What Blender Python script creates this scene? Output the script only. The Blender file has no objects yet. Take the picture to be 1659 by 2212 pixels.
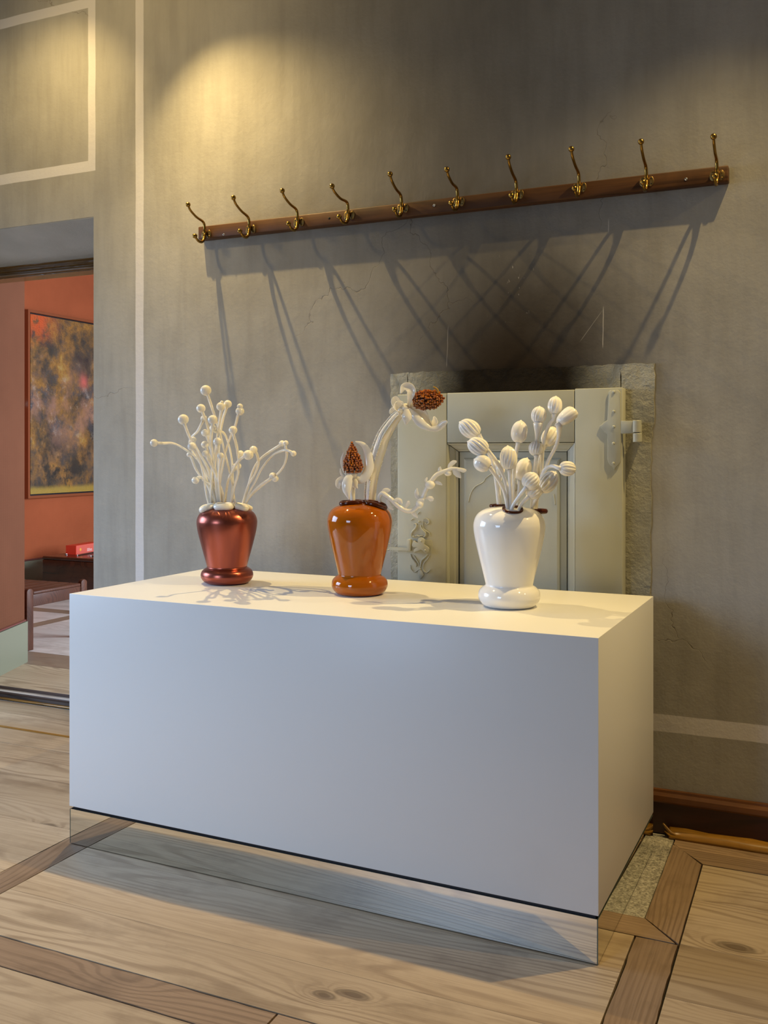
import bpy, bmesh, math, random
from mathutils import Vector, Matrix
random.seed(7)
scene = bpy.context.scene
COL = scene.collection
W_PX, H_PX = 1659, 2212

# ------------------------------------------------------------------ camera
F, CX, CY, TH, CAMH = 2075.31, 829.5, 975.27, 0.42711, 1.25
FW = Vector((-math.sin(TH), math.cos(TH), 0)); RT = Vector((math.cos(TH), math.sin(TH), 0)); UP = Vector((0, 0, 1))
CAM = Vector((0, 0, CAMH))
cam = bpy.data.cameras.new('camera'); camo = bpy.data.objects.new('camera', cam); COL.objects.link(camo)
camo.location = CAM; camo.rotation_euler = (math.pi/2, 0, TH)
cam.sensor_fit = 'HORIZONTAL'; cam.sensor_width = 36.0; cam.lens = F/W_PX*36.0
cam.shift_y = -(H_PX/2-CY)/W_PX; cam.clip_start = 0.05
scene.camera = camo
# a pixel of the photograph is a direction; the distance comes from the surface it touches
def ray(x, y): return FW + RT*((x-CX)/F) + UP*((CY-y)/F)
def on_y(x, y, Y): r = ray(x, y); return CAM + r*(Y/r.y)
def on_x(x, y, X): r = ray(x, y); return CAM + r*(X/r.x)
def on_z(x, y, Z): r = ray(x, y); return CAM + r*((Z-CAMH)/r.z)
def at_d(x, y, d): return CAM + ray(x, y)*d

# ------------------------------------------------------------------ light
scene.view_settings.view_transform = 'Standard'
scene.view_settings.look = 'None'
scene.view_settings.gamma = 1.0
scene.view_settings.use_curve_mapping = False
scene.view_settings.exposure = 0.06
world = bpy.data.worlds.new('world'); scene.world = world; world.use_nodes = True
world.node_tree.nodes['Background'].inputs[0].default_value = (0.62, 0.78, 1.0, 1)
world.node_tree.nodes['Background'].inputs[1].default_value = 1.6

def spot(name, loc, target, power, size_deg, blend, color, radius=0.012):
    l = bpy.data.lights.new(name, 'SPOT'); o = bpy.data.objects.new(name, l); COL.objects.link(o)
    l.energy = power; l.spot_size = math.radians(size_deg); l.spot_blend = blend; l.color = color; l.shadow_soft_size = radius
    o.location = loc; o.rotation_euler = (Vector(target)-Vector(loc)).to_track_quat('-Z', 'Y').to_euler()
    return o
def area(name, loc, target, power, sx, sy, color):
    l = bpy.data.lights.new(name, 'AREA'); o = bpy.data.objects.new(name, l); COL.objects.link(o)
    l.shape = 'RECTANGLE'; l.size = sx; l.size_y = sy; l.energy = power; l.color = color
    o.location = loc; o.rotation_euler = (Vector(target)-Vector(loc)).to_track_quat('-Z', 'Y').to_euler()
    return o
WARM = (1.0, 0.73, 0.31)
DAY = (0.52, 0.70, 1.0)
# track spots in a row by the plaster wall, added fills, daylight at windows
spot('ceiling_spot_near_doorway', (-2.41, 2.95, 3.20), (-1.55, 2.55, 0.80), 152, 108, 1.0, WARM)
spot('ceiling_spot_near_hearth', (0.16, 2.88, 3.20), (-0.95, 2.20, 0.80), 185, 85, 1.0, WARM)
spot('ceiling_spot_over_door', (-2.80, 2.84, 3.28), (-3.30, 3.10, 2.1), 30, 118, 1.0, WARM)
spot('added_fill_on_wall', (-2.75, 2.05, 3.31), (-2.5, 3.26, 2.85), 40, 115, 1.0, WARM, 0.10)  # added soft warm fill for the upper wall, no such lamp known
spot('added_fill_far_side', (1.75, 2.80, 3.22), (0.6, 2.75, 0.3), 90, 120, 1.0, WARM)  # added unseen lamp, warms the wall without reaching the block front
# skylight falls steeply through the windows; the rear one is added fill
area('window_daylight_side', (-5.33, 1.70, 1.75), (0, 1.90, -2.3), 62, 1.8, 1.5, DAY).data.spread = math.radians(118)
area('added_fill_rear', (-2.7, -2.43, 1.70), (-1.0, 3, -3.9), 52, 1.3, 1.4, DAY).data.spread = math.radians(100)  # added fill for the block's front face, no rear window known
area('adjoining_window_daylight', (-1.07, 5.9, 1.65), (-6, 5.7, -0.4), 330, 1.8, 1.7, (0.70, 0.84, 1.0))

# ------------------------------------------------------------------ node helpers
class NT:
    def __init__(self, name):
        self.m = bpy.data.materials.new(name); self.m.use_nodes = True
        self.t = self.m.node_tree; self.t.nodes.clear()
        self.out = self.n('ShaderNodeOutputMaterial'); self.b = self.n('ShaderNodeBsdfPrincipled')
        self.t.links.new(self.b.outputs[0], self.out.inputs[0])
    def n(self, k): return self.t.nodes.new(k)
    def set(self, sock, v):
        if isinstance(v, bpy.types.NodeSocket): self.t.links.new(v, sock)
        elif isinstance(v, (tuple, list)) and len(v) == 3 and sock.type == 'RGBA': sock.default_value = (*v, 1)
        else: sock.default_value = v
    def p(self, **kw):
        for k, v in kw.items(): self.set(self.b.inputs[k.replace('_', ' ')], v)
    def math(self, op, a, b=None, c=None, clamp=False):
        n = self.n('ShaderNodeMath'); n.operation = op; n.use_clamp = clamp
        for i, v in enumerate((a, b, c)):
            if v is not None: self.set(n.inputs[i], v)
        return n.outputs[0]
    def add(self, a, b): return self.math('ADD', a, b)
    def sub(self, a, b): return self.math('SUBTRACT', a, b)
    def mul(self, a, b): return self.math('MULTIPLY', a, b)
    def obj(self): return self.n('ShaderNodeTexCoord').outputs['Object']
    def pos(self): return self.n('ShaderNodeNewGeometry').outputs['Position']
    def xyz(self, v):
        n = self.n('ShaderNodeSeparateXYZ'); self.set(n.inputs[0], v); return n.outputs
    def comb(self, x, y, z):
        n = self.n('ShaderNodeCombineXYZ')
        for i, v in enumerate((x, y, z)): self.set(n.inputs[i], v)
        return n.outputs[0]
    def vmul(self, v, s):
        n = self.n('ShaderNodeVectorMath'); n.operation = 'MULTIPLY'; self.set(n.inputs[0], v); n.inputs[1].default_value = s; return n.outputs[0]
    def vadd(self, v, s):
        n = self.n('ShaderNodeVectorMath'); n.operation = 'ADD'; self.set(n.inputs[0], v); self.set(n.inputs[1], s); return n.outputs[0]
    def noise(self, v, scale, detail=3, rough=0.55, dist=0.0, color=False):
        n = self.n('ShaderNodeTexNoise'); self.set(n.inputs['Vector'], v)
        n.inputs['Scale'].default_value = scale; n.inputs['Detail'].default_value = detail
        n.inputs['Roughness'].default_value = rough; n.inputs['Distortion'].default_value = dist
        return n.outputs[1 if color else 0]
    def voro(self, v, scale, feature='F1', rnd=1.0):
        n = self.n('ShaderNodeTexVoronoi'); n.feature = feature; self.set(n.inputs['Vector'], v)
        n.inputs['Scale'].default_value = scale; n.inputs['Randomness'].default_value = rnd
        return n.outputs
    def smooth(self, v, a, b, c=0.0, d=1.0):
        n = self.n('ShaderNodeMapRange'); n.interpolation_type = 'SMOOTHSTEP'; self.set(n.inputs[0], v)
        for i, x in enumerate((a, b, c, d)): n.inputs[i+1].default_value = x
        return n.outputs[0]
    def mix(self, f, a, b, mode='MIX'):
        n = self.n('ShaderNodeMix'); n.data_type = 'RGBA'; n.blend_type = mode
        self.set(n.inputs[0], f); self.set(n.inputs[6], a); self.set(n.inputs[7], b); return n.outputs[2]
    def ramp(self, f, stops):
        n = self.n('ShaderNodeValToRGB'); self.set(n.inputs[0], f); e = n.color_ramp.elements
        while len(e) < len(stops): e.new(0.5)
        for x, (p, c) in zip(e, stops): x.position = p; x.color = (*c, 1)
        return n.outputs[0]
    def bump(self, h, strength=0.3, dist=0.01):
        n = self.n('ShaderNodeBump'); n.inputs['Strength'].default_value = strength; n.inputs['Distance'].default_value = dist
        self.set(n.inputs['Height'], h); self.t.links.new(n.outputs[0], self.b.inputs['Normal'])
    def gauss(self, x, c, s): # exp(-((x-c)/s)^2)
        d = self.math('DIVIDE', self.sub(x, c), s); return self.math('EXPONENT', self.mul(self.mul(d, d), -1.0))
    def inside(self, x, a, b, e=0.0015):
        return self.mul(self.smooth(x, a-e, a+e), self.smooth(x, b-e, b+e, 1.0, 0.0))

def simple(name, col, rough=0.5, metal=0.0, **kw):
    m = NT(name); m.p(Base_Color=col, Roughness=rough, Metallic=metal, **kw); return m.m

# ------------------------------------------------------------------ materials
def make_wall():
    m = NT('painted_plaster'); P = m.pos(); X, Y, Z = m.xyz(P)
    n1 = m.noise(P, 2.2, 5, 0.6); n2 = m.noise(m.vmul(P, (9, 9, 1.2)), 2.0, 4, 0.6); n3 = m.noise(P, 60, 3, 0.6)
    col = m.ramp(n1, [(0.30, (0.350, 0.330, 0.288)), (0.52, (0.415, 0.394, 0.348)), (0.75, (0.465, 0.444, 0.398))])
    col = m.mix(m.smooth(n2, 0.38, 0.72, 0.0, 0.26), col, (0.24, 0.225, 0.195))
    # hairline cracks
    cv = m.voro(m.vadd(P, m.vmul(m.noise(P, 5, 4, 0.6, 0, True), (0.22, 0.22, 0.22))), 1.15, 'DISTANCE_TO_EDGE')[0]
    crack = m.mul(m.smooth(cv, 0.0, 0.0022, 1.0, 0.0), m.smooth(m.noise(P, 1.3, 2), 0.52, 0.62))
    col = m.mix(m.mul(crack, 0.45), col, (0.15, 0.12, 0.09))
    # painted off-white bands (wobbly hand-painted edges)
    wob = m.mul(m.sub(m.noise(P, 7, 3), 0.5), 0.006)
    xw = m.add(X, wob); zw = m.add(Z, wob)
    band = m.mul(m.inside(xw, -2.637, -2.595), m.smooth(Z, 0.327, 0.329))
    band = m.math('MAXIMUM', band, m.mul(m.inside(zw, 0.328, 0.384), m.smooth(X, -2.638, -2.636)))
    fr = m.mul(m.inside(xw, -4.05, -2.853), m.inside(zw, 2.464, 3.218))
    fi = m.mul(m.inside(xw, -4.005, -2.893), m.inside(zw, 2.510, 3.174))
    band = m.math('MAXIMUM', band, m.sub(fr, fi), None, True)
    col = m.mix(m.mul(band, 0.95), col, (0.70, 0.67, 0.65))
    # soot above the stove door, its high plume mixed with painted dimness
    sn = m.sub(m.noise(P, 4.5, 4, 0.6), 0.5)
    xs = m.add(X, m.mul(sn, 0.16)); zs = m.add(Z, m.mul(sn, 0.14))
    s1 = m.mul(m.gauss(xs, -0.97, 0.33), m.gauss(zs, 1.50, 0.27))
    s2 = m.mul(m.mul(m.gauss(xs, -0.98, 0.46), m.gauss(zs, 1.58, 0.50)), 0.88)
    soot_dim = m.mul(m.mul(m.gauss(xs, -1.22, 0.66), m.smooth(zs, 1.5, 2.1)), 0.45)  # faint soot plus shade between the two spots, painted into the colour
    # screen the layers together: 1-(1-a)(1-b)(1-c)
    inv = m.mul(m.mul(m.sub(1.0, m.mul(s1, 0.97)), m.sub(1.0, s2)), m.sub(1.0, soot_dim))
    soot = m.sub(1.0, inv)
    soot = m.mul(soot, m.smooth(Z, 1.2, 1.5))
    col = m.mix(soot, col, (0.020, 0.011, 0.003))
    # scraped white flecks
    fl = m.mul(m.smooth(m.noise(m.vmul(P, (60, 60, 16)), 1.6, 2, 0.7), 0.66, 0.72), m.mul(m.gauss(X, -0.98, 0.07), m.gauss(Z, 1.83, 0.11)))
    col = m.mix(m.mul(fl, 0.6), col, (0.55, 0.5, 0.42))
    wz = m.mul(m.sub(m.noise(P, 12, 2), 0.5), 0.006)
    for (xc, z0, z1, sl, wd, am) in ((-0.672, 1.605, 1.735, 0.02, 0.0012, 0.7), (-0.745, 1.63, 1.72, 0.75, 0.0010, 0.35), (-0.652, 1.99, 2.03, 0.0, 0.0014, 0.7), (-1.235, 1.56, 1.70, 0.05, 0.0011, 0.3)):
        xl = m.add(X, m.add(wz, m.mul(m.sub(Z, z0), -sl)))
        col = m.mix(m.mul(m.mul(m.gauss(xl, xc, wd), m.inside(Z, z0, z1, 0.01)), am), col, (0.62, 0.57, 0.48))
    m.p(Base_Color=col, Roughness=0.85, Specular_IOR_Level=0.12)
    hgt = m.add(m.add(m.mul(n3, 0.35), m.mul(m.noise(P, 18, 4, 0.6), 0.6)), m.mul(n2, 0.35))
    m.bump(m.sub(hgt, m.mul(crack, 0.4)), 0.38, 0.006)
    return m.m

def make_stone():
    m = NT('rough_painted_stone'); P = m.pos(); X, Y, Z = m.xyz(P)
    n = m.noise(P, 38, 5, 0.65); n2 = m.noise(P, 7, 4, 0.6)
    col = m.ramp(n2, [(0.3, (0.27, 0.255, 0.19)), (0.55, (0.39, 0.375, 0.295)), (0.8, (0.48, 0.465, 0.38))])
    sn = m.sub(m.noise(P, 6, 3), 0.5); xs = m.add(X, m.mul(sn, 0.12))
    soot = m.mul(m.smooth(m.math('ABSOLUTE', m.add(xs, 0.98)), 0.18, 0.46, 0.99, 0.0), m.smooth(Z, 1.38, 1.46))
    col = m.mix(soot, col, (0.016, 0.012, 0.008))
    m.p(Base_Color=col, Roughness=m.add(0.6, m.mul(soot, 0.35)), Specular_IOR_Level=m.sub(0.35, m.mul(soot, 0.33)))
    m.bump(m.add(n, m.mul(n2, 0.8)), 0.8, 0.012)
    return m.m

def make_doorpaint():
    m = NT('olive_grey_door_paint'); P = m.pos()
    n = m.noise(m.vmul(P, (1, 1, 0.35)), 26, 4, 0.6); n2 = m.noise(P, 3.0, 3)
    col = m.ramp(n2, [(0.3, (0.40, 0.40, 0.315)), (0.7, (0.47, 0.475, 0.39))])
    v = m.voro(m.vmul(P, (1, 0.0, 1)), 3.1); ring = m.mul(m.gauss(v[0], 0.062, 0.018), 0.16)
    col = m.mix(ring, col, (0.33, 0.29, 0.17))
    m.p(Base_Color=col, Roughness=0.42)
    m.bump(n, 0.35, 0.003)
    return m.m

def make_wood(name, light, mid, dark, knot_amt=1.0, rough=0.55, grain=34.0, fine=0.5, bump=0.15, ring=0.5, patch=(0.5, 0.5, 0.5)):
    m = NT(name); O = m.obj(); rnd = m.n('ShaderNodeObjectInfo').outputs['Random']
    off = m.comb(m.mul(rnd, 37.0), m.mul(rnd, 19.0), m.mul(rnd, 11.0))
    V = m.vadd(O, off); x, y, z = m.xyz(V)
    st = m.comb(m.mul(x, 0.55), m.mul(y, 3.2), m.mul(z, 3.2))
    warp = m.noise(st, 1.3, 2, 0.45)
    kq = m.vadd(m.comb(m.mul(x, 0.9), m.mul(y, 2.0), 0.0), m.vmul(m.noise(V, 14, 2, 0.5, 0, True), (0.035, 0.035, 0)))
    kv = m.voro(kq, 2.3)
    has = m.smooth(m.xyz(kv[1])[0], 0.38, 0.42)
    kd = m.math('DIVIDE', kv[0], m.add(0.55, m.mul(m.xyz(kv[1])[1], 0.9)))
    kn = m.mul(m.math('EXPONENT', m.mul(m.mul(kd, kd), -38.0)), has)
    v = m.add(m.add(m.mul(y, grain*3.2), m.mul(warp, 46.0)), m.mul(kn, 13.0))
    rg = m.math('SINE', m.mul(v, 1.9)); rings = m.smooth(rg, -0.1, 1.0)
    rings = m.mul(rings, m.smooth(m.noise(st, 2.4, 2), 0.36, 0.62, 0.25, 1.0))
    fib = m.noise(m.comb(m.mul(x, 5.0), m.mul(y, 190.0), m.mul(z, 190.0)), 1.0, 3, 0.6)
    big = m.noise(st, 0.9, 3, 0.6)
    col = m.mix(m.smooth(big, 0.3, 0.7), light, mid)
    col = m.mix(m.mul(rings, ring), col, dark)
    col = m.mix(m.mul(m.smooth(fib, 0.42, 0.78), fine*0.5), col, dark)
    core = m.mul(m.mul(m.smooth(kd, 0.045, 0.085, 1.0, 0.0), has), knot_amt)
    edge = m.mul(m.mul(m.gauss(kd, 0.085, 0.02), has), knot_amt)
    col = m.mix(m.mul(core, 0.80), col, tuple(c*0.50 for c in dark))
    col = m.mix(m.mul(edge, 0.55), col, tuple(c*0.30 for c in dark))
    dirt = m.noise(m.comb(m.mul(x, 2.0), m.mul(y, 3.0), z), 1.7, 5, 0.65)
    col = m.mix(m.smooth(dirt, 0.48, 0.74, 0.0, 0.45), col, tuple(c*0.8 for c in dark))
    tone = m.math('MULTIPLY_ADD', rnd, 0.18, 0.91)
    col = m.mix(1.0, col, m.comb(tone, tone, tone), 'MULTIPLY')
    m.p(Base_Color=col, Roughness=rough, Specular_IOR_Level=0.5 if rough < 0.4 else 0.25)
    m.bump(m.sub(m.add(m.mul(fib, 0.5), m.mul(rings, 0.4)), core), bump, 0.003)
    return m.m

def make_painting():
    m = NT('abstract_oil_paint'); O = m.obj(); x, y, z = m.xyz(O)
    V = m.comb(m.mul(y, 1.0), m.mul(z, 0.8), 0.0)
    a = m.noise(V, 3.6, 8, 0.68, 0.25); b = m.noise(m.vadd(V, (5.3, 2.1, 0.7)), 2.6, 8, 0.68, 0.2); c = m.noise(m.vadd(V, (1.7, 8.1, 3.7)), 4.4, 8, 0.7, 0.2)
    d = m.noise(m.vadd(V, (9.1, 3.3, 1.1)), 9.0, 8, 0.75, 0.1)
    t = m.add(m.mul(a, 0.7), m.mul(d, 0.3))
    col = m.ramp(t, [(0.36, (0.012, 0.011, 0.010)), (0.44, (0.055, 0.040, 0.022)), (0.50, (0.16, 0.080, 0.022)), (0.56, (0.30, 0.135, 0.022)), (0.63, (0.42, 0.24, 0.040)), (0.74, (0.34, 0.25, 0.13))])
    mid = m.gauss(z, 0.78, 0.36)
    col = m.mix(m.mul(m.smooth(b, 0.42, 0.62), m.mul(mid, 0.85)), col, (0.33, 0.165, 0.105))
    col = m.mix(m.mul(m.smooth(c, 0.50, 0.62), m.add(m.mul(mid, 0.65), 0.2)), col, (0.045, 0.052, 0.062))
    col = m.mix(m.mul(m.smooth(d, 0.54, 0.66), m.mul(mid, 0.45)), col, (0.42, 0.36, 0.30))
    col = m.mix(m.mul(m.smooth(c, 0.40, 0.50, 1.0, 0.0), m.smooth(z, 0.62, 0.18)), col, (0.022, 0.018, 0.010))
    red = m.mul(m.gauss(m.add(y, m.mul(a, 0.30)), 0.20, 0.20), m.smooth(m.add(z, m.mul(b, 0.3)), 1.42, 1.70))
    col = m.mix(m.mul(red, m.smooth(d, 0.36, 0.52)), col, (0.62, 0.085, 0.008))
    red2 = m.mul(m.gauss(m.add(y, m.mul(b, 0.1)), 0.72, 0.045), m.gauss(m.add(z, m.mul(a, 0.1)), 1.08, 0.055))
    col = m.mix(m.mul(red2, 0.85), col, (0.66, 0.13, 0.10))
    col = m.mix(m.mul(m.smooth(m.add(z, m.mul(d, 0.06)), 0.11, 0.06), 0.8), col, (0.42, 0.27, 0.035))
    m.p(Base_Color=col, Roughness=0.25)
    m.bump(m.add(m.noise(m.vmul(O, (1, 1, 2.2)), 38, 5, 0.7), m.mul(a, 1.5)), 0.75, 0.012)
    return m.m

def make_fabric(name, col, s=420):
    m = NT(name); P = m.pos(); X, Y, Z = m.xyz(P)
    w = m.add(m.math('SINE', m.mul(m.add(X, Y), s)), m.math('SINE', m.mul(Z, s)))
    n = m.noise(P, 1.6, 4); c = m.mix(m.smooth(n, 0.3, 0.7), tuple(v*0.9 for v in col), tuple(min(1, v*1.08) for v in col))
    m.p(Base_Color=c, Roughness=0.9, Specular_IOR_Level=0.08); m.bump(w, 0.15, 0.001); return m.m

def make_granite():
    m = NT('granite_slab'); P = m.pos()
    n = m.noise(P, 150, 3, 0.8); n2 = m.noise(P, 40, 3, 0.7)
    c = m.ramp(m.add(m.mul(n, 0.7), m.mul(n2, 0.3)), [(0.36, (0.10, 0.09, 0.07)), (0.5, (0.30, 0.275, 0.22)), (0.64, (0.55, 0.51, 0.42))])
    m.p(Base_Color=c, Roughness=0.55); m.bump(n, 0.4, 0.003); return m.m

def make_amber():
    m = NT('amber_glass_beads'); n = m.noise(m.obj(), 190, 2, 0.6)
    m.p(Base_Color=m.ramp(n, [(0.34, (0.085, 0.012, 0.001)), (0.50, (0.30, 0.065, 0.003)), (0.64, (0.62, 0.20, 0.012))]), Roughness=0.07, IOR=1.55, Coat_Weight=0.6); return m.m

M = {}
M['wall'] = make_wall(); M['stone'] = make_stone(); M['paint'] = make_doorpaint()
M['floorwide'] = make_wood('pale_scrubbed_pine', (0.46, 0.355, 0.24), (0.37, 0.275, 0.175), (0.17, 0.108, 0.060), 1.0, 0.5, 30, 0.7, 0.14, 0.50)
M['floorfrieze'] = make_wood('darker_frieze_pine', (0.30, 0.205, 0.13), (0.245, 0.162, 0.10), (0.115, 0.070, 0.040), 0.35, 0.5, 60, 0.8, 0.15, 0.45)
M['floorgrey'] = make_wood('worn_grey_pine', (0.68, 0.62, 0.56), (0.56, 0.50, 0.45), (0.24, 0.18, 0.14), 0.8, 0.34, 30, 0.5, 0.15, 0.22)
M['greyfrieze'] = make_wood('worn_grey_frieze', (0.29, 0.215, 0.15), (0.23, 0.165, 0.11), (0.11, 0.07, 0.045), 0.4, 0.36, 50, 0.6, 0.15, 0.3)
M['rail'] = make_wood('dark_walnut_rail', (0.105, 0.046, 0.015), (0.062, 0.024, 0.009), (0.020, 0.008, 0.004), 0.0, 0.5, 70, 0.6, 0.12, 0.5)
M['rosewood'] = make_wood('rosewood', (0.085, 0.030, 0.015), (0.052, 0.018, 0.010), (0.012, 0.005, 0.004), 0.0, 0.22, 40, 0.6, 0.04, 0.7)
M['bench'] = make_wood('teak_slats', (0.095, 0.034, 0.018), (0.065, 0.023, 0.013), (0.024, 0.009, 0.006), 0.0, 0.42, 60, 0.5, 0.05, 0.5)
M['skirting'] = make_wood('mahogany_skirting', (0.052, 0.012, 0.006), (0.036, 0.009, 0.005), (0.015, 0.005, 0.004), 0.0, 0.38, 60, 0.6, 0.08, 0.5)
M['skirtcap'] = make_wood('brown_varnished_cap', (0.17, 0.062, 0.014), (0.12, 0.042, 0.010), (0.05, 0.018, 0.007), 0.0, 0.34, 60, 0.6, 0.08, 0.4)
M['ochre'] = make_wood('ochre_varnish', (0.33, 0.165, 0.022), (0.25, 0.12, 0.015), (0.10, 0.045, 0.01), 0.0, 0.25, 50, 0.5, 0.1, 0.35)
M['headwood'] = make_wood('glossy_brown_head', (0.20, 0.105, 0.030), (0.16, 0.080, 0.022), (0.08, 0.036, 0.012), 0.0, 0.16, 60, 0.5, 0.25, 0.4)
M['riser'] = make_wood('worn_step_edge', (0.20, 0.17, 0.15), (0.09, 0.07, 0.065), (0.03, 0.022, 0.02), 0.0, 0.5, 60, 1.0, 0.5, 0.6)
M['nosing'] = simple('dark_nosing', (0.075, 0.045, 0.038), 0.4)
M['gap'] = simple('dark_gap', (0.012, 0.009, 0.006), 0.9)
M['white'] = None
def make_white():
    m = NT('matte_white_lacquer'); n = m.noise(m.obj(), 140, 2); n2 = m.noise(m.obj(), 2.1, 3)
    m.p(Base_Color=m.mix(m.smooth(n2, 0.62, 0.75, 0.0, 0.06), (0.80, 0.79, 0.765), (0.5, 0.48, 0.45)), Roughness=0.38); m.bump(n, 0.05, 0.001); return m.m
M['white'] = make_white()
M['mirror'] = simple('mirror_glass', (0.80, 0.82, 0.80), 0.01, 1.0)
M['mirroredge'] = simple('mirror_edge_green', (0.10, 0.13, 0.11), 0.15, 0.4)
M['brass'] = simple('aged_brass', (0.34, 0.20, 0.045), 0.24, 1.0)
M['brassdk'] = simple('tarnished_brass', (0.30, 0.20, 0.07), 0.38, 1.0)
M['steel'] = simple('steel', (0.55, 0.55, 0.55), 0.3, 1.0)
M['ivory'] = simple('ivory_glass', (0.93, 0.89, 0.79), 0.10, 0.0, Subsurface_Weight=0.25, Subsurface_Radius=(0.02, 0.017, 0.012), Subsurface_Scale=1.0)
M['milk'] = simple('milk_white_glass', (0.94, 0.905, 0.83), 0.07, 0.0, Subsurface_Weight=0.25, Subsurface_Radius=(0.02, 0.017, 0.012), Subsurface_Scale=1.0)
M['orange'] = simple('burnt_orange_glass', (0.40, 0.098, 0.002), 0.05, 0.0)
M['copper'] = simple('copper_lustre_glass', (0.36, 0.095, 0.065), 0.29, 0.9)
M['brownglass'] = simple('dark_brown_glass', (0.085, 0.016, 0.003), 0.05, 0.0, Transmission_Weight=0.25)
M['vasewhite'] = simple('porcelain_white_glass', (0.91, 0.89, 0.85), 0.06, 0.0)
M['amber'] = make_amber()
M['ambertip'] = simple('yellow_amber_tip', (0.62, 0.36, 0.05), 0.1, 0.0, Transmission_Weight=0.4)
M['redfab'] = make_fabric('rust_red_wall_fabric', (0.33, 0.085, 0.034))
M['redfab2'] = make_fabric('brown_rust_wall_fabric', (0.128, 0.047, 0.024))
M['greenbase'] = simple('grey_green_gloss', (0.165, 0.165, 0.110), 0.4)
M['maroon'] = simple('maroon_moulding', (0.12, 0.035, 0.028), 0.3)
M['plain'] = simple('plain_plaster', (0.38, 0.37, 0.34), 0.85)
M['ceil'] = simple('ceiling_plaster', (0.5, 0.48, 0.44), 0.9)
M['soffit'] = NT('dark_grey_plaster'); _m = M['soffit']; _n = _m.noise(_m.pos(), 70, 4, 0.65)
_m.p(Base_Color=_m.mix(_m.smooth(_m.noise(_m.pos(), 3, 4), 0.3, 0.7), (0.38, 0.37, 0.34), (0.46, 0.45, 0.42)), Roughness=0.8); _m.bump(_n, 0.5, 0.004); M['soffit'] = _m.m
M['picframe'] = simple('red_brown_frame', (0.23, 0.062, 0.022), 0.4)
M['black'] = simple('black_filler', (0.02, 0.018, 0.02), 0.5)
M['redbook'] = simple('red_cardboard', (0.68, 0.045, 0.02), 0.4)
M['redbook2'] = simple('faded_red_cover', (0.66, 0.12, 0.085), 0.35)
M['gold'] = simple('yellow_print', (0.80, 0.38, 0.06), 0.4)
M['print'] = simple('white_print', (0.85, 0.75, 0.7), 0.4)
M['plastic'] = simple('white_plastic', (0.72, 0.68, 0.6), 0.35)
M['glass'] = simple('window_glass', (0.9, 0.95, 1.0), 0.02, 0.0, Transmission_Weight=1.0)
M['sash'] = simple('white_sash', (0.7, 0.7, 0.68), 0.4)

# ------------------------------------------------------------------ mesh helpers
def mk(name, verts, faces, mat, parent=None, smooth=True, loc=None):
    me = bpy.data.meshes.new(name); me.from_pydata([tuple(v) for v in verts], [], faces); me.update()
    bm = bmesh.new(); bm.from_mesh(me); bmesh.ops.recalc_face_normals(bm, faces=bm.faces); bm.to_mesh(me); bm.free()
    if smooth:
        for p in me.polygons: p.use_smooth = True
    me.materials.append(mat)
    o = bpy.data.objects.new(name, me); COL.objects.link(o)
    if loc is not None: o.location = loc
    if parent is not None: o.parent = parent
    return o
def empty(name, loc=(0, 0, 0), rz=0.0):
    o = bpy.data.objects.new(name, None); COL.objects.link(o); o.location = loc; o.rotation_euler = (0, 0, rz); o.empty_display_size = 0.05
    return o
def tag(o, label=None, cat=None, group=None, kind=None):
    if label: o['label'] = label
    if cat: o['category'] = cat
    if group: o['group'] = group
    if kind: o['kind'] = kind
    return o
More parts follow.
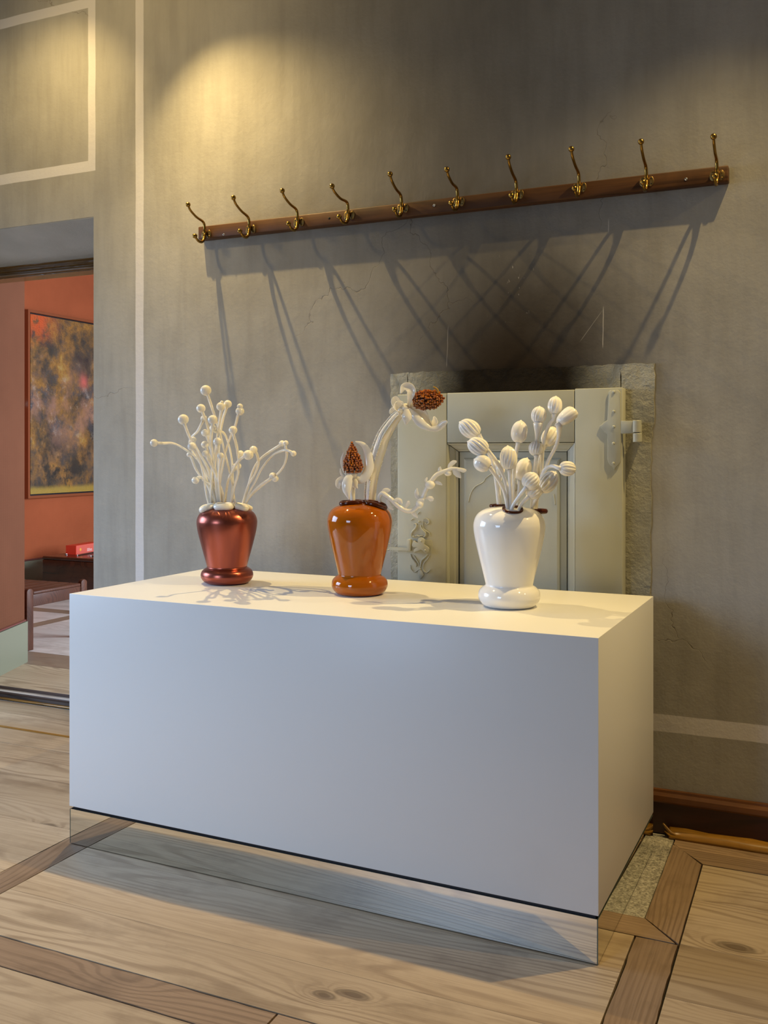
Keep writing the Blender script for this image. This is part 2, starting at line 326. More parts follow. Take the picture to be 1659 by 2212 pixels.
class G:
    """collects geometry for one mesh"""
    def __init__(s): s.v = []; s.f = []
    def add(s, v, f):
        n = len(s.v); s.v += [Vector(a) for a in v]; s.f += [tuple(i+n for i in q) for q in f]
    def box(s, a, b):
        x0, y0, z0 = a; x1, y1, z1 = b
        s.add([(x0, y0, z0), (x1, y0, z0), (x1, y1, z0), (x0, y1, z0), (x0, y0, z1), (x1, y0, z1), (x1, y1, z1), (x0, y1, z1)],
              [(0, 3, 2, 1), (4, 5, 6, 7), (0, 1, 5, 4), (1, 2, 6, 5), (2, 3, 7, 6), (3, 0, 4, 7)])
    def prism(s, poly, h, axis='z', base=0.0):
        n = len(poly)
        def P(u, v, w): return (u, v, w) if axis == 'z' else ((u, w, v) if axis == 'y' else (w, u, v))
        s.add([P(u, v, base) for u, v in poly]+[P(u, v, base+h) for u, v in poly],
              [tuple(range(n)), tuple(range(n, 2*n))]+[(i, (i+1) % n, n+(i+1) % n, n+i) for i in range(n)])
    def lathe(s, prof, center, seg=48, axis=Vector((0, 0, 1)), ribs=0, amp=0.0, twist=0.0, rfun=None):
        c = Vector(center); ax = Vector(axis).normalized()
        u = ax.orthogonal().normalized(); w = ax.cross(u)
        rings = []; V = []; Fc = []
        for i, (r, z) in enumerate(prof):
            if r < 1e-6: rings.append([len(V)]); V.append(c+ax*z); continue
            row = []
            for k in range(seg):
                a = 2*math.pi*k/seg+twist*z
                rr = r
                if ribs: rr = r*(1+amp*(abs(math.cos(ribs*(a-twist*z)*0.5))-0.6))
                if rfun: rr = rfun(r, z, a)
                row.append(len(V)); V.append(c+ax*z+(u*math.cos(a)+w*math.sin(a))*rr)
            rings.append(row)
        for A, B in zip(rings, rings[1:]):
            if len(A) == 1 and len(B) == 1: continue
            for k in range(seg):
                k2 = (k+1) % seg
                if len(A) == 1: Fc.append((A[0], B[k], B[k2]))
                elif len(B) == 1: Fc.append((A[k], A[k2], B[0]))
                else: Fc.append((A[k], A[k2], B[k2], B[k]))
        s.add(V, Fc)
    def ball(s, c, r, seg=16, rings=10, squash=(1, 1, 1)):
        c = Vector(c); V = []; Fc = []
        prof = [(math.sin(math.pi*i/rings), -math.cos(math.pi*i/rings)) for i in range(rings+1)]
        g = G(); g.lathe([(0 if i in (0, rings) else p[0], p[1]) for i, p in enumerate(prof)], (0, 0, 0), seg)
        s.add([c+Vector((v.x*r*squash[0], v.y*r*squash[1], v.z*r*squash[2])) for v in g.v], g.f)
    def tube(s, pts, rad, seg=10, sub=6, flat=1.0, closed=False, bfun=None):
        P, R = spline(pts, rad, sub, closed)
        n = len(P); T = []
        for i in range(n):
            a = P[(i-1) % n] if (closed or i > 0) else P[i]; b = P[(i+1) % n] if (closed or i < n-1) else P[i]
            T.append((b-a).normalized())
        u = T[0].orthogonal().normalized(); V = []; Fc = []; rows = []
        for i in range(n):
            if i: 
                q = T[i-1].rotation_difference(T[i]); u = q @ u
            u = (u-T[i]*u.dot(T[i])).normalized(); w = T[i].cross(u)
            row = []
            for k in range(seg):
                a = 2*math.pi*k/seg; rr = R[i]
                if bfun: rr *= bfun(i, n, a)
                row.append(len(V)); V.append(P[i]+(u*math.cos(a)+w*math.sin(a)*flat)*rr)
            rows.append(row)
        m = n if closed else n-1
        for i in range(m):
            A, B = rows[i], rows[(i+1) % n]
            sh = 0
            if closed and i == n-1: # align seam
                best = min(range(seg), key=lambda q: (V[A[0]]-V[B[q]]).length); sh = best
            for k in range(seg): Fc.append((A[k], A[(k+1) % seg], B[(k+1+sh) % seg], B[(k+sh) % seg]))
        if not closed:
            for row, p, t, r, sg in ((rows[0], P[0], T[0], R[0], -1), (rows[-1], P[-1], T[-1], R[-1], 1)):
                ci = len(V); V.append(p+t*(sg*r*0.6))
                for k in range(seg): Fc.append((row[k], row[(k+1) % seg], ci))
        s.add(V, Fc)
    def build(s, name, mat, parent=None, smooth=True, loc=None):
        if loc is not None:
            l = Vector(loc); s.v = [v-l for v in s.v]
        return mk(name, s.v, s.f, mat, parent, smooth, loc)
def spline(pts, rad, sub=6, closed=False):
    pts = [Vector(p) for p in pts]; n = len(pts)
    if not hasattr(rad, '__len__'): rad = [rad]*n
    elif len(rad) != n:
        k = len(rad); rad = [rad[int(i*(k-1)/(n-1))]*(1-((i*(k-1)/(n-1)) % 1))+rad[min(k-1, int(i*(k-1)/(n-1))+1)]*((i*(k-1)/(n-1)) % 1) for i in range(n)]
    P = []; R = []
    for i in range(n if closed else n-1):
        if closed: p0, p1, p2, p3 = pts[(i-1) % n], pts[i], pts[(i+1) % n], pts[(i+2) % n]; r1, r2 = rad[i], rad[(i+1) % n]
        else:
            p1, p2 = pts[i], pts[i+1]; p0 = pts[i-1] if i > 0 else p1*2-p2; p3 = pts[i+2] if i < n-2 else p2*2-p1; r1, r2 = rad[i], rad[i+1]
        for k in range(sub):
            t = k/sub; t2 = t*t; t3 = t2*t
            P.append((p1*2+(p2-p0)*t+(p0*2-p1*5+p2*4-p3)*t2+(p1*3-p0-p2*3+p3)*t3)*0.5); R.append(r1+(r2-r1)*t)
    if not closed: P.append(pts[-1]); R.append(rad[-1])
    return P, R
def bevel(o, w=0.003, seg=2, angle=0.6):
    b = o.modifiers.new('bevel', 'BEVEL'); b.width = w; b.segments = seg; b.limit_method = 'ANGLE'; b.angle_limit = angle
    for p in o.data.polygons: p.use_smooth = True
    return o
def boxo(name, a, b, mat, parent=None, bev=0.0, smooth=False):
    g = G(); g.box(a, b)
    c = Vector(((a[0]+b[0])/2, (a[1]+b[1])/2, a[2]))
    o = g.build(name, mat, parent, smooth, c if parent is None or parent.type != 'EMPTY' else c)
    if bev: bevel(o, bev)
    return o

# ================================================================== THE SETTING
YW = 3.26; CEIL = 3.36
# plaster wall with the doorway
g = G()
DX0, DX1, DZ = -4.00, -2.863, 2.265
g.box((DX1, YW, 0), (2.25, YW+0.36, CEIL)); g.box((-5.40, YW, 0), (DX0, YW+0.36, CEIL))
g.prism([(YW, DZ), (YW+0.36, 2.182), (YW+0.36, CEIL), (YW, CEIL)], DX1-DX0, 'x', DX0)
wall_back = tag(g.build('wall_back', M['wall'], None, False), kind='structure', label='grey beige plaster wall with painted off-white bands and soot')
# thin dark plaster skin on the sloping soffit of the doorway
g = G(); g.prism([(YW+0.002, DZ-0.0005), (YW+0.36, 2.1815), (YW+0.36, 2.178), (YW+0.002, DZ-0.004)], DX1-DX0, 'x', DX0)
g.build('soffit', M['soffit'], wall_back, False)
# scratched rectangles on the pilaster
# skirting board
sk = tag(boxo('baseboard_back', (-0.56+0.0-1.9, YW-0.020, 0.0), (2.25, YW, 0.100), M['skirting']), kind='structure', label='dark mahogany skirting board under the plaster wall')
g = G(); g.prism([(YW, 0.100), (YW-0.020, 0.100), (YW-0.024, 0.106), (YW-0.022, 0.122), (YW-0.014, 0.132), (YW-0.012, 0.139), (YW, 0.140)], 4.7, 'x', -2.46)
g.build('cap_moulding', M['skirtcap'], sk, False).location = -Vector(sk.location)
g = G(); pts = []
for i in range(40):
    x = -0.455+i*0.07
    pts.append((x, YW-0.030-0.002*math.sin(i*1.7), 0.012))
prof = [(0.0, 0.026), (-0.010, 0.025), (-0.019, 0.018), (-0.024, 0.008), (-0.025, 0.0), (0, 0)]
V = []; Fc = []
for i in range(41):
    x = -0.462+i*0.066+(0.012 if i == 0 else 0)
    for j, (dy, z) in enumerate(prof):
        V.append((x+(0.014*math.sin(j*2.3) if i == 0 else 0), YW-0.020+dy*1.5, z*(1+0.10*math.sin(i*2.1+j))))
for i in range(40):
    for j in range(5): Fc.append((i*6+j, i*6+j+1, (i+1)*6+j+1, (i+1)*6+j))
Fc += [tuple(range(6)), tuple(range(240, 246))]
mk('floor_bead', V, Fc, M['ochre'], sk).location = -Vector(sk.location)
g = G(); g.tube([(-0.468, YW-0.040, 0.040), (-0.455, YW-0.045, 0.028), (-0.440, YW-0.048, 0.016), (-0.41, YW-0.05, 0.008)], [0.003, 0.005, 0.006, 0.002], 6, 3)
g.build('splinter', M['ochre'], sk).location = -Vector(sk.location)

# other walls, ceiling
def struct(name, a, b, mat, label):
    return tag(boxo(name, a, b, mat), kind='structure', label=label)
def wall_with_window(name, axis, pos, t, a0, a1, w0, w1, z0, z1, label):
    g = G()
    for (p, q, s0, s1) in ((a0, w0, 0, CEIL), (w1, a1, 0, CEIL), (w0, w1, 0, z0), (w0, w1, z1, CEIL)):
        if axis == 'x': g.box((pos, p, s0), (pos+t, q, s1))
        else: g.box((p, pos, s0), (q, pos+t, s1))
    return tag(g.build(name, M['plain'], None, False), kind='structure', label=label)
wall_with_window('wall_left', 'x', -5.60, 0.2, -2.5, YW, 0.78, 2.62, 0.98, 2.52, 'plaster side wall with a window')
wall_with_window('wall_front', 'y', -2.7, 0.2, -5.40, 2.25, -3.35, -2.05, 0.85, 2.35, 'plaster wall behind the viewer with an added window for fill light')
struct('wall_right', (2.25, -2.5, 0), (2.4, YW+0.36, CEIL), M['plain'], 'plain plaster side wall')
struct('ceiling', (-5.60, -2.7, CEIL), (2.4, YW+0.36, CEIL+0.1), M['ceil'], 'plain plaster ceiling')
def window(name, axis, pos, w0, w1, z0, z1):
    w = tag(empty(name, (0, 0, 0)), kind='structure', label='white sash window with glazing bars')
    g = G()
    def bar(p, q, s0, s1, e=0.0):
        if axis == 'x': g.box((pos-0.02-e, p, s0), (pos+0.02+e, q, s1))
        else: g.box((p, pos-0.02-e, s0), (q, pos+0.02+e, s1))
    bar(w0, w0+0.05, z0, z1); bar(w1-0.05, w1, z0, z1); bar(w0+.05, w1-.05, z0, z0+0.05); bar(w0+.05, w1-.05, z1-0.05, z1)
    mid = (w0+w1)/2; bar(mid-0.02, mid+0.02, z0+.05, z1-.05)
    for k in (1, 2):
        zz = z0+(z1-z0)*k/3; bar(w0+0.05, mid-0.02, zz-0.012, zz+0.012); bar(mid+0.02, w1-0.05, zz-0.012, zz+0.012)
    g.build('sash', M['sash'], w, False)
window('window_1', 'x', -5.48, 0.78, 2.62, 0.98, 2.52)
window('window_added_rear', 'y', -2.60, -3.35, -2.05, 0.85, 2.35)  # added window that goes with the rear fill light

# ------------------------------------------------------------------ floor boards
def ragged(poly, amp, step=0.035):
    if amp <= 0: return poly
    out = []
    for i, (x, y) in enumerate(poly):
        x2, y2 = poly[(i+1) % len(poly)]; L = math.hypot(x2-x, y2-y); n = max(1, int(L/step))
        nx, ny = -(y2-y)/L, (x2-x)/L
        for k in range(n):
            t = k/n; j = 0 if k == 0 else random.uniform(-amp, amp)
            out.append((x+(x2-x)*t+nx*j, y+(y2-y)*t+ny*j))
    return out
def plank(poly, mat, parent, along='x', z=0.0, th=0.022, gap=0.0008, amp=0.0, name='floor_board'):
    cx = sum(p[0] for p in poly)/len(poly); cy = sum(p[1] for p in poly)/len(poly)
    # inset
    area2 = sum(poly[i][0]*poly[(i+1) % len(poly)][1]-poly[(i+1) % len(poly)][0]*poly[i][1] for i in range(len(poly)))
    if area2 < 0: poly = poly[::-1]
    n = len(poly); ins = []
    for i in range(n):
        p0, p1, p2 = [Vector(poly[k % n]) for k in (i-1, i, i+1)]
        d1 = (p1-p0).normalized(); d2 = (p2-p1).normalized()
        n1 = Vector((-d1.y, d1.x)); n2 = Vector((-d2.y, d2.x)); b = n1+n2
        ins.append(tuple(p1+b*(gap/max(0.3, 1+n1.dot(n2)))))
    ins = ragged(ins, amp)
    g = G()
    rot = 0.0 if along == 'x' else math.pi/2
    c, s = math.cos(-rot), math.sin(-rot)
    loc = [((x-cx)*c-(y-cy)*s, (x-cx)*s+(y-cy)*c) for x, y in ins]
    g.prism(loc, th, 'z', -th)
    o = g.build(name, mat, parent, False)
    o.location = (cx, cy, z); o.rotation_euler = (0, 0, rot)
    return o
def rect(x0, x1, y0, y1): return [(x0, y0), (x1, y0), (x1, y1), (x0, y1)]
floor = tag(boxo('floor', (-5.40, -2.5, -0.06), (2.25, YW+0.36, -0.012), M['gap']), kind='structure', label='scrubbed pine floor of wide boards framed by darker strips')
floor.location.z = -0.06
FZ = Vector(floor.location)
def fl_plank(poly, mat, along='x', **k):
    o = plank(poly, mat, floor, along, **k); o.location = Vector(o.location)-FZ; return o
FRX = [(-4.001, -3.892), (-2.219, -2.110), (-0.437, -0.328), (1.345, 1.454)]
RG = 0.0016
# frieze strips running across (parallel to the plaster wall)
for y0, y1, xs in ((1.738, 1.847, [-5.40, -3.2, -1.10, 0.62, 2.25]), (0.42, 0.53, [-5.40, -2.0, 0.3, 2.25])):
    for a, b in zip(xs, xs[1:]): fl_plank(rect(a, b, y0, y1), M['floorfrieze'], 'x', gap=0.0026, amp=RG)
# hearth: granite slab framed by mitred strips
HX0, HX1, HY0, HY1 = -1.55, -0.432, 2.631, 3.205
slab = boxo('hearth_slab', (HX0, HY0, -0.03), (HX1, YW-0.022, -0.002), make_granite(), floor, 0.002)
slab.location = Vector(slab.location)-FZ; slab['label'] = 'speckled granite hearth slab let into the boards'
fl_plank([(HX0, 2.632), (HX0-0.10, 2.527), (-0.336, 2.527), (-0.430, 2.632)], M['floorfrieze'], 'x', gap=0.0012)
fl_plank([(-0.430, 2.632), (-0.329, 2.527), (-0.329, 3.043), (-0.418, 3.160), (-0.430, 3.160)], M['floorfrieze'], 'y', gap=0.0012, amp=0.0006)
fl_plank([(HX0, 2.632), (HX0, 3.16), (HX0-0.10, 3.04), (HX0-0.10, 2.527)], M['floorfrieze'], 'y', gap=0.0012)
# strips along the wall
fl_plank([(-0.327, 3.046), (2.25, 3.046), (2.25, 3.238), (-0.43, 3.238), (-0.43, 3.165)], M['floorfrieze'], 'x', gap=0.0026, amp=0.0008)
fl_plank(rect(-2.8, HX0-0.10, 3.046, 3.256), M['floorfrieze'], 'x', gap=0.0012)
fl_plank(rect(-5.40, -2.8, 3.080, 3.252), M['floorwide'], 'x', gap=0.0012)
# frieze strips running towards the wall
for (x0, x1), (y0, y1) in (((-4.001, -3.892), (1.85, 3.08)), ((-2.219, -2.110), (1.85, 3.044)), ((-0.437, -0.328), (1.85, 2.525)), ((1.345, 1.454), (1.85, 3.044)),
                           ((-2.219, -2.110), (0.53, 1.736)), ((-0.437, -0.328), (0.53, 1.736)), ((1.345, 1.454), (0.53, 1.736)), ((-4.001, -3.892), (0.53, 1.736))):
    fl_plank(rect(x0, x1, y0, y1), M['floorfrieze'], 'y', gap=0.0030, amp=RG)
# wide boards in each bay
def bay(x0, x1, ys, mat=M['floorwide']):
    for a, b in zip(ys, ys[1:]): fl_plank(rect(x0, x1, a, b), mat, 'x', gap=0.0005)
bay(-3.892, -2.219, [1.849, 2.145, 2.46, 2.80, 3.078])
bay(-5.40, -4.001, [1.849, 2.20, 2.62, 3.078])
bay(-2.110, -0.439, [1.849, 2.055, 2.33, 2.525])
bay(-2.110, HX0-0.102, [2.525, 2.80, 3.044])
bay(-0.326, 1.345, [1.849, 2.271, 2.53, 2.80, 3.044]); bay(1.454, 2.25, [1.849, 2.3, 2.8, 3.044])
for x0, x1 in ((-5.40, -4.001), (-3.892, -2.219), (-2.110, -0.439), (-0.326, 1.345), (1.454, 2.25)):
    bay(x0, x1, [0.532, 0.80, 1.10, 1.42, 1.736])
    fl_plank(rect(x0, x1, -2.5, 0.418), M['floorwide'], 'x')
# floor of the doorway: boards, ochre bead, worn riser, two nosings
for a, b in ((3.252, 3.44), (3.44, 3.60)): fl_plank(rect(DX0, DX1, a, b), M['floorwide'], 'x', gap=0.001)
g = G(); g.box((DX0, 3.245, 0.0), (DX1, 3.259, 0.004)); o = g.build('joint_strip', M['ochre'], floor, False); o.location = -FZ

# ------------------------------------------------------------------ adjoining room
RZ = 0.053
AX0, AX1, AY1, ACE = -6.39, -1.0, 9.0, 3.1
floor2 = tag(boxo('floor_adjoining', (AX0-.1, 3.657, -0.02), (AX1, AY1, RZ-0.012), M['gap']), kind='structure', label='worn grey boarded floor of the adjoining room')
F2 = Vector(floor2.location)
def f2(poly, mat, along='x', **k):
    o = plank(poly, mat, floor2, along, z=RZ, **k); o.location = Vector(o.location)-F2
f2(rect(-4.3, -2.7, 3.660, 4.09), M['floorwide'], 'x', gap=0.001)
f2(rect(-6.39, -1.0, 4.09, 4.355), M['greyfrieze'], 'x', gap=0.0015)
FRX2 = [(-6.39, -6.25), (-5.0, -4.88), (-3.5, -3.38), (-1.12, -1.0)]
for x0, x1 in FRX2:
    f2(rect(x0, x1, 4.357, 5.48), M['greyfrieze'], 'y', gap=0.0015); f2(rect(x0, x1, 5.60, 8.99), M['greyfrieze'], 'y', gap=0.0015)
f2(rect(-6.39, -1.0, 5.48, 5.60), M['greyfrieze'], 'x', gap=0.0015)
for (a, b), (c, d) in zip(FRX2, FRX2[1:]):
    for y0, y1 in ((4.357, 4.63), (4.63, 4.95), (4.95, 5.22), (5.22, 5.478), (5.602, 6.0), (6.0, 6.5), (6.5, 7.1), (7.1, 8.0), (8.0, 8.99)):
        f2(rect(b, c, y0, y1), M['floorgrey'], 'x', gap=0.0008)
# step up in the doorway
st = tag(empty('trim_1', (DX0, 3.62, 0)), kind='structure', label='worn wooden step edge in the doorway')
def stb(name, a, b, mat, bev=0.0):
    g = G(); g.box(a, b); o = g.build(name, mat, st, False); o.location = -Vector(st.location)
    if bev: bevel(o, bev)
stb('riser', (DX0, 3.622, 0.0), (DX1, 3.66, 0.027), M['riser'])
stb('nosing', (DX0, 3.617, 0.027), (DX1, 3.66, 0.0385), M['nosing'], 0.003)
stb('tread', (DX0, 3.619, 0.0385), (DX1, 3.657, 0.0392), M['floorgrey'])
stb('nosing', (DX0, 3.656, 0.0392), (DX1, 3.66, RZ+0.001), M['nosing'], 0.001)
stb('bead', (DX0, 3.603, 0.0), (DX1, 3.622, 0.011), M['ochre'], 0.005)
# wooden head of the door frame
hd = tag(empty('trim_2', (DX0, 3.62, 2.12)), kind='structure', label='glossy brown moulded head of the door frame')
for nm, prof, mt in (('head_board', [(3.62, 2.1216), (3.714, 2.1216), (3.714, 2.20), (3.62, 2.20)], 'headwood'),
                 ('bead', [(3.62, 2.126), (3.612, 2.130), (3.610, 2.136), (3.613, 2.141), (3.62, 2.142)], 'headwood'),
                 ('bead', [(3.62, 2.150), (3.615, 2.154), (3.615, 2.160), (3.62, 2.162)], 'headwood'),
                 ('bead', [(3.62, 2.172), (3.612, 2.176), (3.612, 2.180), (3.62, 2.181)], 'headwood')):
    g = G(); g.prism([(a-3.62, b-2.12) for a, b in prof], DX1-DX0, 'x', 0.0); g.build(nm, M[mt], hd, False)
# splayed red fabric reveal on the far side of the opening
J0 = Vector((-3.925, 3.625, 0)); J1 = Vector((-4.118, 4.12, 0))
g = G(); g.prism([(J0.x, J0.y), (J1.x, J1.y), (J1.x-0.12, J1.y), (J0.x-0.30, J0.y)], 2.5, 'z', 0.03)
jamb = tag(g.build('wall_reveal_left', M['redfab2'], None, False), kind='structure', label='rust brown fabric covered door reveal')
dj = (J1-J0).normalized(); nj = Vector((dj.y, -dj.x, 0))
def jprism(name, off, z0, z1, mat, ext=0.0):
    g = G(); a = J0; b = J1+dj*ext
    g.prism([(a.x, a.y), ((a+nj*off).x, (a+nj*off).y), ((b+nj*off).x, (b+nj*off).y), (b.x, b.y)], z1-z0, 'z', z0)
    return g.build(name, mat, jamb, False)
jprism('skirting', 0.014, RZ, 0.284, M['greenbase'], 0.012)
o = jprism('moulding', 0.012, 0.286, 0.297, M['maroon'], 0.0); bevel(o, 0.003)
g = G(); g.prism([(DX1, 3.62), (DX1+0.12, 4.12), (DX1+0.5, 4.12), (DX1+0.5, 3.62)], 2.5, 'z', 0.03)
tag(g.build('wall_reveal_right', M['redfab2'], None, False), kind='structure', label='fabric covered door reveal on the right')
struct('ceiling_reveal', (-4.3, 3.714, 2.30), (-2.3, 4.12, 2.40), M['plain'], 'plaster soffit of the passage')
g = G(); g.box((AX0, 4.02, 0), (-4.23, 4.12, ACE)); g.box((-2.75, 4.02, 0), (AX1, 4.12, ACE)); g.box((-4.23, 4.02, 2.4), (-2.75, 4.12, ACE))
tag(g.build('wall_adjoining_near', M['redfab'], None, False), kind='structure', label='rust fabric wall round the doorway in the adjoining room')
wpl = struct('wall_adjoining_left', (AX0-0.15, 4.02, 0), (AX0, AY1, ACE), M['redfab'], 'rust red fabric covered wall carrying the painting')
struct('wall_adjoining_far', (AX0, AY1, 0), (AX1, AY1+0.15, ACE), M['redfab'], 'far fabric wall of the adjoining room')
g = G()
for (p, q, s0, s1) in ((4.12, 5.0, 0, ACE), (6.8, AY1+.15, 0, ACE), (5.0, 6.8, 0, .8), (5.0, 6.8, 2.5, ACE)): g.box((AX1, p, s0), (AX1+0.15, q, s1))
tag(g.build('wall_adjoining_right', M['redfab'], None, False), kind='structure', label='fabric wall of the adjoining room with a window')
struct('ceiling_adjoining', (AX0-0.15, 4.02, ACE), (AX1+0.15, AY1+0.15, ACE+0.1), M['ceil'], 'ceiling of the adjoining room')
bb = struct('baseboard_adjoining', (AX0, 4.13, RZ), (AX0+0.018, AY1, 0.282), M['greenbase'], 'grey green skirting under the rust red wall')
g = G(); g.box((0, 4.13, 0.284-RZ), (0.014, AY1, 0.297-RZ)); o = g.build('moulding', M['maroon'], bb, False); o.location = Vector((AX0, 0, RZ))-Vector(bb.location)
window('window_2', 'x', -0.93, 5.0, 6.8, 0.8, 2.5)

# ================================================================== STOVE DOOR
FYY = YW-0.010   # face of the stone surround
def jit(poly, amp): return ragged(poly, amp, 0.02)
fx0, fx1, fz1 = -1.452, -0.500, 1.541
g = G()
for poly in ([(fx0, 0.12), (-1.385, 0.12), (-1.385, 1.44), (-1.385, fz1), (fx0, fz1-0.004)],
             [(-0.61, 0.12), (fx1-0.012, 0.12), (fx1-0.012, 1.28), (fx1, 1.36), (fx1, fz1), (-0.61, fz1)],
             [(-1.385, 1.44), (-0.61, 1.44), (-0.61, fz1), (-1.385, fz1)]):
    g.prism(jit(poly, 0.0028), 0.014, 'y', FYY)
surround = tag(g.build('trim_3', M['stone'], None, False), kind='structure', label='rough stone surround of the stove door blackened with soot')
DY = 3.190; DT = 0.058
sd = tag(empty('door_1', (-1.0, FYY, 0.1)), kind='structure', label='olive grey panelled wooden stove door with iron hinge')
SDO = Vector(sd.location)
def dpart(name, g, mat=None, smooth=False, bev=0.0, parent=None):
    o = g.build(name, mat or M['paint'], parent or sd, smooth)
    if parent is None: o.location = -SDO
    if bev: bevel(o, bev, 2)
    return o
def dbox(name, x0, x1, z0, z1, y0=DY, y1=DY+DT, bev=0.0025):
    g = G(); g.box((x0, y0, z0), (x1, y1, z1)); return dpart(name, g, None, False, bev)
dbox('stile', -1.398, -1.2085, 0.15, 1.456); dbox('stile', -0.7505, -0.593, 0.15, 1.460)
dbox('top_rail', -1.2065, -0.7525, 1.281, 1.457); dbox('bottom_rail', -1.2065, -0.7525, 0.15, 0.30)
# sloping mouldings round the panel
def sloped(name, a, b, c, d, y_in):  # a,b outer edge points; c,d inner edge points (x,z)
    g = G(); V = []
    steps = [(0.0, 0.0), (0.18, 0.004), (0.22, 0.010), (0.70, 0.016), (0.75, 0.020), (1.0, y_in)]
    rows = []
    for t, dy in steps:
        for (p, q) in ((a, d), (b, c)):
            V.append((p[0]+(q[0]-p[0])*t, DY+dy, p[1]+(q[1]-p[1])*t))
    n = len(steps); Fc = [(2*i, 2*i+1, 2*i+3, 2*i+2) for i in range(n-1)]
    for (p) in (a, b, c, d): V.append((p[0], DY+DT-0.004, p[1]))
    k = 2*n
    Fc += [(0, 1, k+1, k), (2*n-2, 2*n-1, k+2, k+3)]
    g.add(V, Fc); return dpart(name, g)
zb = 0.30
sloped('moulding', (-1.2075, 1.279), (-0.7515, 1.279), (-0.7835, 1.250), (-1.1700, 1.250), 0.022)
sloped('moulding', (-1.2085, zb), (-1.2085, 1.277), (-1.1725, 1.249), (-1.1725, zb), 0.022)
sloped('moulding', (-0.7505, zb), (-0.7505, 1.280), (-0.7795, 1.252), (-0.7795, zb), 0.022)
dbox('panel', -1.1675, -0.7835, zb, 1.2485, DY+0.024, DY+DT-0.006, 0.001)
g = G(); V = []
for (ins, y) in ((0.0, DY+0.024), (0.006, DY+0.0165), (0.012, DY+0.0150), (0.030, DY+0.0150)):
    V += [(-1.152+ins, y, zb), (-0.803-ins, y, zb), (-0.803-ins, y, 1.228-ins), (-1.152+ins, y, 1.228-ins)]
Fc = []
for i in range(3):
    for k in range(4): Fc.append((4*i+k, 4*i+(k+1) % 4, 4*i+4+(k+1) % 4, 4*i+4+k))
Fc.append((12, 13, 14, 15))
g.add(V, Fc); dpart('raised_field', g)
# incised ogee arch on the field
def wirepx(pxs, Y, r): return [on_y(x, y, Y) for x, y in pxs], r
def carve(name, pxs, r=0.0022, Y=DY+0.0145):
    g = G(); P, _ = wirepx(pxs, Y, r); g.tube(P, r, 6, 5); return dpart(name, g, None, True)
arch_l = [(1012, 1085), (1016, 1068), (1026, 1052), (1040, 1044), (1046, 1039), (1048, 1034), (1057, 1027), (1070, 1018)]
carve('arch_line', arch_l)
carve('arch_line', [(1196, 1068), (1198, 1080), (1199, 1090)])
# strap hinge
hg = empty('hinge'); hg.parent = sd; hg.location = -SDO
hg['label'] = 'painted iron strap hinge with ogee ends'
HY = DY-0.005
def outline(pxs, Y0, th, name, parent, mat=None, bev=0.0015):
    g = G(); poly = [(p.x, p.z) for p in (on_y(x, y, Y0) for x, y in pxs)]
    g.prism(poly, th, 'y', Y0); o = g.build(name, mat or M['paint'], parent, False); bevel(o, bev); return o
outline([(1315, 846), (1320, 842), (1335, 842), (1340, 848), (1341, 909), (1341, 938), (1341, 995), (1339, 1000), (1335, 1005), (1331, 1008), (1327, 1016), (1323, 1008), (1317, 1004), (1314, 998), (1312, 992), (1312, 938), (1308, 935), (1304, 932), (1300, 926), (1295, 921), (1300, 917), (1304, 912), (1308, 910), (1312, 908)], HY, 0.0055, 'plate', hg)
outline([(1341, 909), (1370, 909), (1370, 936), (1341, 937)], HY, 0.005, 'strap', hg)
for z0p, z1p, xc in ((908, 934, 1375.5), (936, 955, 1376.5)):
    a = on_y(xc, z1p, HY+0.004); b = on_y(xc, z0p, HY+0.004)
    g = G(); hgt = b.z-a.z
    g.lathe([(0, 0), (0.0135, 0), (0.0145, 0.0015), (0.0145, hgt-0.0015), (0.0135, hgt), (0, hgt)], (a.x, a.y+0.004, a.z), 20); o = g.build('knuckle', M['paint'], hg, True)
    m = o.modifiers.new('e', 'EDGE_SPLIT')
g = G(); g.box((-0.556, HY+0.012, 1.292), (-0.540, FYY+0.004, 1.338)); g.build('hinge_pin_plate', M['paint'], hg, False)
for x, y in ((1326, 847), (1326, 889), (1326, 922), (1325, 958), (1325, 1001)):
    p = on_y(x, y, HY); g = G(); g.ball(p, 0.0052, 12, 6, (1, 0.6, 1)); g.build('rivet', M['paint'], hg)
# scrolled lock plate and latch
lk = empty('lock'); lk.parent = sd; lk.location = -SDO
lk['label'] = 'scrolled iron lock plate with latch painted over'
LY = DY-0.002
def scroll(pxs, r=0.004, flat=0.45, name='scroll', Y=LY):
    g = G(); P = [on_y(850+x/10.055, 1050+y/10.055, Y) for x, y in pxs]
    g.tube(P, r if hasattr(r, '__len__') else [r*0.5, r, r, r*0.5], 8, 5); g.build(name, M['paint'], lk, True)
scroll([(440, 830), (480, 820), (500, 860), (470, 930), (410, 990), (385, 1060), (400, 1110)])
scroll([(590, 840), (600, 900), (650, 970), (700, 1020), (690, 1090), (650, 1110)])
scroll([(640, 760), (640, 900), (700, 970), (770, 1010), (790, 1090)], 0.0022)
scroll([(375, 750), (420, 710), (460, 720)], 0.0022); scroll([(520, 620), (545, 580), (575, 560)], 0.0022)
scroll([(640, 720), (700, 700), (760, 740), (770, 800), (720, 830), (690, 800)], 0.0022)
scroll([(375, 1480), (395, 1560), (460, 1640), (500, 1700), (490, 1750)])
scroll([(440, 1500), (490, 1580), (540, 1660), (570, 1720)], 0.0025)
scroll([(740, 1490), (690, 1550), (620, 1610), (595, 1700), (590, 1770)])
scroll([(790, 1500), (740, 1590), (680, 1650), (650, 1720), (650, 1800)], 0.0025)
scroll([(800, 1800), (770, 1850), (710, 1880), (660, 1840), (640, 1790)], 0.0022)
